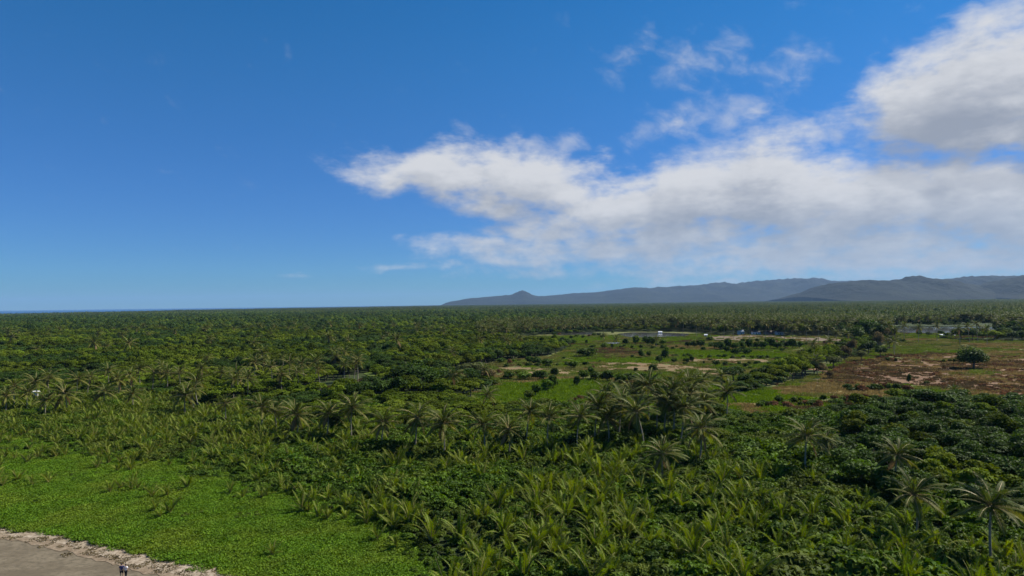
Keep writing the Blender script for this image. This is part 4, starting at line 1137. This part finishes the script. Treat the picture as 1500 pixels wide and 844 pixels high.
house(1107, 490.5, 7.5, 4.5, 2.5, 1.2, R(-6), MT['white'], MT['roof_dark'], 'low white house with dark roof right of the bright white hut')
house(1126, 490.5, 8.0, 5.0, 2.4, 1.4, R(4), MT['wood'], MT['roof_dark'], 'brown house with dark roof between two white walled houses')
house(1141, 490.5, 6.0, 4.5, 2.6, 1.1, R(10), MT['white'], MT['roof_dark'], 'white walled house with dark roof, last of the row under the palms')
house(967, 488.4, 3.4, 2.2, 1.1, .7, R(0), MT['white'], MT['roof_white'], 'white hut standing at the far bank of the larger pond', name='pond_hut', cat='hut')
house(1034, 493.5, 2.4, 2.0, 1.6, .6, R(-15), MT['white'], MT['roof_white'], 'tiny white shelter beside a dark bush right of the pond', name='field_shelter', cat='hut')
house(53, 588, 1.2, 1.2, 3.1, .3, R(12), MT['white'], MT['white'], 'small white hut half hidden among the palms near the left edge', name='small_hut', cat='hut')
house(1106, 466, 9.0, 6.0, 4.0, 2.0, R(12), MT['white'], MT['roof_white'], 'white house far away among the distant palm groves')
def shed(px, py, w, d, h, label):
    p = G(px, py); e = empty('open_shed', (p[0], p[1], 0), R(3))
    bm = bmesh.new()
    box_bm(bm, -w / 2, w / 2, -d / 2, d / 2, h, h + .14)
    for v_ in bm.verts: v_.co.z += (v_.co.y + d / 2) * .10
    bm_obj('roof', bm, MT['roof_white'], e)
    for i in range(4):
        for s_ in (-1, 1):
            x_ = -w / 2 + .3 + i * (w - .6) / 3
            boxes('post', MT['wood'], e, (x_ - .08, x_ + .08, s_ * (d / 2 - .3) - .08, s_ * (d / 2 - .3) + .08, 0, h + (d / 2 + s_ * (d / 2 - .3)) * .10))
    boxes('back_wall', MT['wood'], e, (-w / 2 + .4, w * .1, d / 2 - .26, d / 2 - .18, 0, h * .6))
    return tag(e, label, 'shed')
shed(1388, 496, 10.0, 5.5, 2.6, 'long open shed with pale metal roof on posts beside the far river')

# ------------------------------------------------------------------ the two people on the sand
MT['skin'] = plain_mat('skin', (.36, .21, .14), .5, 20, .1)
MT['hair'] = plain_mat('black_hair', (.018, .014, .012), .5, 30, .3)
MT['navy'] = plain_mat('navy_cloth', (.055, .055, .14), .8, 12, .25)
MT['black'] = plain_mat('black_cloth', (.015, .015, .02), .8, 12, .25)
MT['whitecloth'] = plain_mat('white_cloth', (.78, .78, .78), .8, 12, .1)
def skin_obj(name, joints, mat, parent, root=0, sub=1):
    """joints: list of (parent index, xyz, radius)"""
    me = bpy.data.meshes.new(name)
    me.from_pydata([j[1] for j in joints], [(i, j[0]) for i, j in enumerate(joints) if j[0] is not None], [])
    o = link(name, me, parent)
    md = o.modifiers.new('skin', 'SKIN'); md.use_smooth_shade = True
    for i, j in enumerate(joints):
        r_ = j[2] if isinstance(j[2], tuple) else (j[2], j[2])
        me.skin_vertices[0].data[i].radius = r_
        me.skin_vertices[0].data[i].use_root = (i == root)
    ss = o.modifiers.new('smooth', 'SUBSURF'); ss.levels = sub; ss.render_levels = sub
    me.materials.append(mat)
    return o
def person(x, y, rz, height, shirt, bottoms, long_legs, label, arm_in, stride=.14, side=1, shoes=None):
    """faces local +Y; side: which side (+1 right, -1 left) the other person is on"""
    s = height / 1.75
    e = empty('person', (x, y, .06), rz, s)
    J = [(None, (0, 0, .95), (.15, .11)), (0, (0, .005, 1.12), (.13, .10)), (1, (0, 0, 1.32), (.165, .11)), (2, (0, -.01, 1.45), (.09, .075)), (3, (0, .005, 1.53), .055), (4, (0, .02, 1.62), (.078, .092)), (5, (0, .015, 1.70), (.068, .08)),
         (5, (0, .108, 1.605), .014)]
    hands = []
    for sd_ in (-1, 1):
        sh = len(J); J.append((2, (.185 * sd_, -.005, 1.41), .062))
        if arm_in and sd_ == side:
            el, wr = (.34 * sd_, -.10, 1.26), (.50 * sd_, -.16, 1.22)        # reaching round the other one's back
        else:
            el, wr = (.25 * sd_, -.03, 1.13), (.255 * sd_, .08, .90)
        J.append((sh, el, .043)); J.append((sh + 1, wr, .030))
        d = np.array(wr) - np.array(el); d /= np.linalg.norm(d)
        pm = tuple(np.array(wr) + d * .06); J.append((sh + 2, pm, (.036, .022)))
        hands.append((sh + 3, np.array(pm), d, sd_))
    hip = []
    for sd_ in (-1, 1):
        k_ = len(J); f_ = stride * sd_
        J.append((0, (.09 * sd_, 0, .88), .092)); J.append((k_, (.10 * sd_, .05 + f_ * .6, .50), .056)); J.append((k_ + 1, (.10 * sd_, f_ - .02, .09), .038))
        J.append((k_ + 2, (.10 * sd_, f_ + .06, .045), (.042, .035))); J.append((k_ + 3, (.105 * sd_, f_ + .17, .03), (.036, .024)))
        hip.append(k_)
    for k_, c, d, sd_ in hands:
        w = np.cross(d, (0, 1, 0) if abs(d[1]) < .9 else (1, 0, 0)); w /= np.linalg.norm(w)
        for q, (o_, L_) in enumerate(((-.028, .068), (-.010, .080), (.010, .074), (.028, .058))):
            k0 = len(J); p1 = c + d * .045 + w * o_; p2 = p1 + d * L_ * .55; p3 = p2 + d * L_ * .4 + np.array([0, .012, -.004])
            J.append((k_, tuple(p1), .0095)); J.append((k0, tuple(p2), .0088)); J.append((k0 + 1, tuple(p3), .0075))
        p1 = c + w * -.04 + d * .005; p2 = p1 - w * .012 + d * .035
        k0 = len(J); J.append((k_, tuple(p1), .011)); J.append((k0, tuple(p2), .009))
    skin_obj('body', J, MT['skin'], e)
    T = [(None, (0, 0, .93), (.172, .135)), (0, (0, .005, 1.12), (.158, .125)), (1, (0, 0, 1.33), (.190, .130)), (2, (0, -.005, 1.44), (.110, .095))]
    for sd_ in (-1, 1):
        k_ = len(T); a = np.array(J[8 if sd_ < 0 else 12][1]); b_ = np.array(J[9 if sd_ < 0 else 13][1])
        T.append((2, tuple(a), .078)); T.append((k_, tuple(a + (b_ - a) * .72), .064))
    skin_obj('shirt', T, shirt, e)
    P = [(None, (0, 0, .96), (.165, .125))]
    for sd_, h_ in zip((-1, 1), hip):
        k_ = len(P); a = np.array(J[h_][1]); b_ = np.array(J[h_ + 1][1]); c = np.array(J[h_ + 2][1])
        P.append((0, tuple(a - np.array([0, 0, .02])), .112))
        if long_legs: P.append((k_, tuple(b_), .078)); P.append((k_ + 1, tuple(c + np.array([0, 0, .03])), .062))
        else: P.append((k_, tuple(a + (b_ - a) * .85), .098))
    skin_obj('trousers' if long_legs else 'shorts', P, bottoms, e)
    bm = bmesh.new()
    bmesh.ops.create_uvsphere(bm, u_segments=14, v_segments=10, radius=.112)
    for v_ in bm.verts:
        v_.co.x *= .88; v_.co.z *= 1.05
        if v_.co.y > .03 and v_.co.z < .045: v_.co.y = .03 - .2 * (v_.co.y - .03)
    for f_ in bm.faces: f_.smooth = True
    bm_obj('hair', bm, MT['hair'], e, (0, -.012, 1.685))
    for sd_ in (-1, 1):
        bm = bmesh.new(); bmesh.ops.create_uvsphere(bm, u_segments=8, v_segments=6, radius=.012)
        bm_obj('eye', bm, MT['black'], e, (.032 * sd_, .098, 1.645))
        bm = bmesh.new(); bmesh.ops.create_uvsphere(bm, u_segments=8, v_segments=6, radius=.03)
        for v_ in bm.verts: v_.co.x *= .35
        bm_obj('ear', bm, MT['skin'], e, (.088 * sd_, .0, 1.64))
    bm = bmesh.new(); box_bm(bm, -.028, .028, -.004, .006, -.006, .006)
    bm_obj('mouth', bm, plain_mat('lips', (.30, .12, .10), .5), e, (0, .108, 1.572))
    tag(e, label, 'person')
    return e
def person_at(px, head_y, height):
    d = ray(px, head_y); t = (height - CAM_H) / d[2]
    return d[0] * t, d[1] * t
x_, y_ = person_at(178, 826.0, 1.76)
person(x_, y_, R(6), 1.76, MT['navy'], MT['black'], False, 'person in navy shirt and black shorts with bare legs walking on the sand', True, side=1)
x2, y2 = x_ + .50, y_ + .02
person(x2, y2, R(2), 1.66, MT['whitecloth'], MT['black'], True, 'person in white shirt and long black trousers held by the one in navy', False, stride=-.12, side=-1)

# ------------------------------------------------------------------ labels
LAND = [('the two people on the sand', 180, 832), ('the brown creek', 500, 566), ('the small white hut', 53, 577), ('the bright grass field', 785, 574), ('the long bare field', 965, 541), ('the larger pond', 960, 491),
        ('the round bush in the marsh', 860, 515), ('the lone tree in the clearing', 1425, 522), ('the pale roofed shed', 1388, 491), ('the middle of the brown clearing', 1320, 545), ('the dry yellow grass', 1210, 572),
        ('the lone palm by the grass', 1062, 575), ('the tall central palm clump', 935, 590), ('the wide palm below the clump', 1022, 628), ('the solitary palm before the wood', 1180, 640), ('the widest palm at the right', 1450, 740),
        ('the slender palm in the wood', 1336, 724), ('the big dark hedgerow tree', 1272, 490), ('the bottom right corner', 1500, 844), ('the middle of the bottom edge', 750, 844), ('the tip of the creeper slope', 612, 830),
        ('the middle of the left edge', 0, 600), ('the row of white houses', 1110, 488), ('the upper edge of the creeper', 240, 680), ('the middle of the palm row', 655, 620), ('the bushy palm with yellow fronds', 96, 576), ('the right edge above the wood', 1490, 600)]
def nth(n):
    w = ['nearest', 'second nearest', 'third nearest', 'fourth nearest', 'fifth nearest', 'sixth nearest', 'seventh nearest', 'eighth nearest', 'ninth nearest', 'tenth nearest']
    if n < 10: return w[n]
    n += 1
    return '%d%s nearest' % (n, 'th' if 10 < n % 100 < 14 else {1: 'st', 2: 'nd', 3: 'rd'}.get(n % 10, 'th'))
HAND = {(905, 592): 'tallest bare trunked coconut palm of the central clump, before a dark hollow', (984, 574): 'broad bushy crowned coconut palm rising highest at the back of the central clump',
        (1062, 575): 'lone coconut palm with pale trunk standing beside bright grass', (1180, 640): 'solitary coconut palm with yellow lower fronds before the dark wood', (1336, 724): 'slender coconut palm with pale trunk inside the dark wood',
        (1450, 740): 'widest coconut palm, with long level fronds, among young palms at the right', (1022, 628): 'short coconut palm with wide star of fronds below the central clump', (607, 612): 'coconut palm with clearly visible pale trunk in the middle palm row',
        (378, 598): 'leftmost coconut palm of the front row, its trunk clear of the scrub'}
done = set(); buckets = {}
for it in REG:
    o, kind, x_, y_ = it[:4]
    look = it[4] if len(it) > 4 else ''
    hand = [v for (hx, hy), v in HAND.items() if kind == 'palm' and abs(hx - x_) < 2 and abs(hy - y_) < 3]
    if hand: o['label'] = hand[0]; continue
    best = sorted((math.hypot(x_ - lx, (y_ - ly) * 1.6), nm, lx, ly) for nm, lx, ly in LAND)[0]
    dx_, dy_ = x_ - best[2], (y_ - best[3]) * 1.6
    dr = ('right of' if dx_ > 0 else 'left of') if abs(dx_) > abs(dy_) else ('behind' if dy_ < 0 else 'in front of')
    if best[1].startswith(('the bottom', 'the middle of the bottom')) and dr == 'behind': dr = 'above'
    noun = {'palm': 'arching coconut palm', 'young': 'upright young palm',
            'tree': {'forest': 'olive green tree', 'dark': 'dark green tree', 'spreading': 'broad dark spreading tree', 'pale': 'pale grey-green tree', 'dry': 'dry brownish tree'}.get(look, 'tree'),
            'bush': {'bush': 'dark rounded bush', 'thorn': 'mid green bush', 'scrub': 'brown bush'}.get(look, 'bush')}[kind]
    buckets.setdefault((noun, dr, best[1]), []).append((best[0], o))
for (noun, dr, nm), lst in buckets.items():
    for i, (d_, o) in enumerate(sorted(lst, key=lambda q: q[0])):
        o['label'] = '%s, %s %s %s' % (noun, nth(i) if len(lst) > 1 else 'the only one', dr, nm)

# ------------------------------------------------------------------ haze
def haze_box():
    x0, x1, y0, y1, z0, z1 = -32500, 29500, -5500, 32500, -2.0, 560.0
    v = [(x0, y0, z0), (x1, y0, z0), (x1, y1, z0), (x0, y1, z0), (x0, y0, z1), (x1, y0, z1), (x1, y1, z1), (x0, y1, z1)]
    f = [(0, 3, 2, 1), (4, 5, 6, 7), (0, 1, 5, 4), (1, 2, 6, 5), (2, 3, 7, 6), (3, 0, 4, 7)]
    me = bpy.data.meshes.new('haze'); me.from_pydata(v, [], f)
    m, b = new_mat('haze_air')
    pv = b.node('ShaderNodeVolumePrincipled')
    pv.inputs['Color'].default_value = (.36, .58, .95, 1); pv.inputs['Density'].default_value = HAZE_DENSITY
    pv.inputs['Anisotropy'].default_value = 0.1
    o = b.node('ShaderNodeOutputMaterial'); b.link(pv.outputs[0], o.inputs['Volume'])
    me.materials.append(m)
    tag(link('haze', me), 'thin bluish haze lying over the plain', None, None, 'stuff')
haze_box()
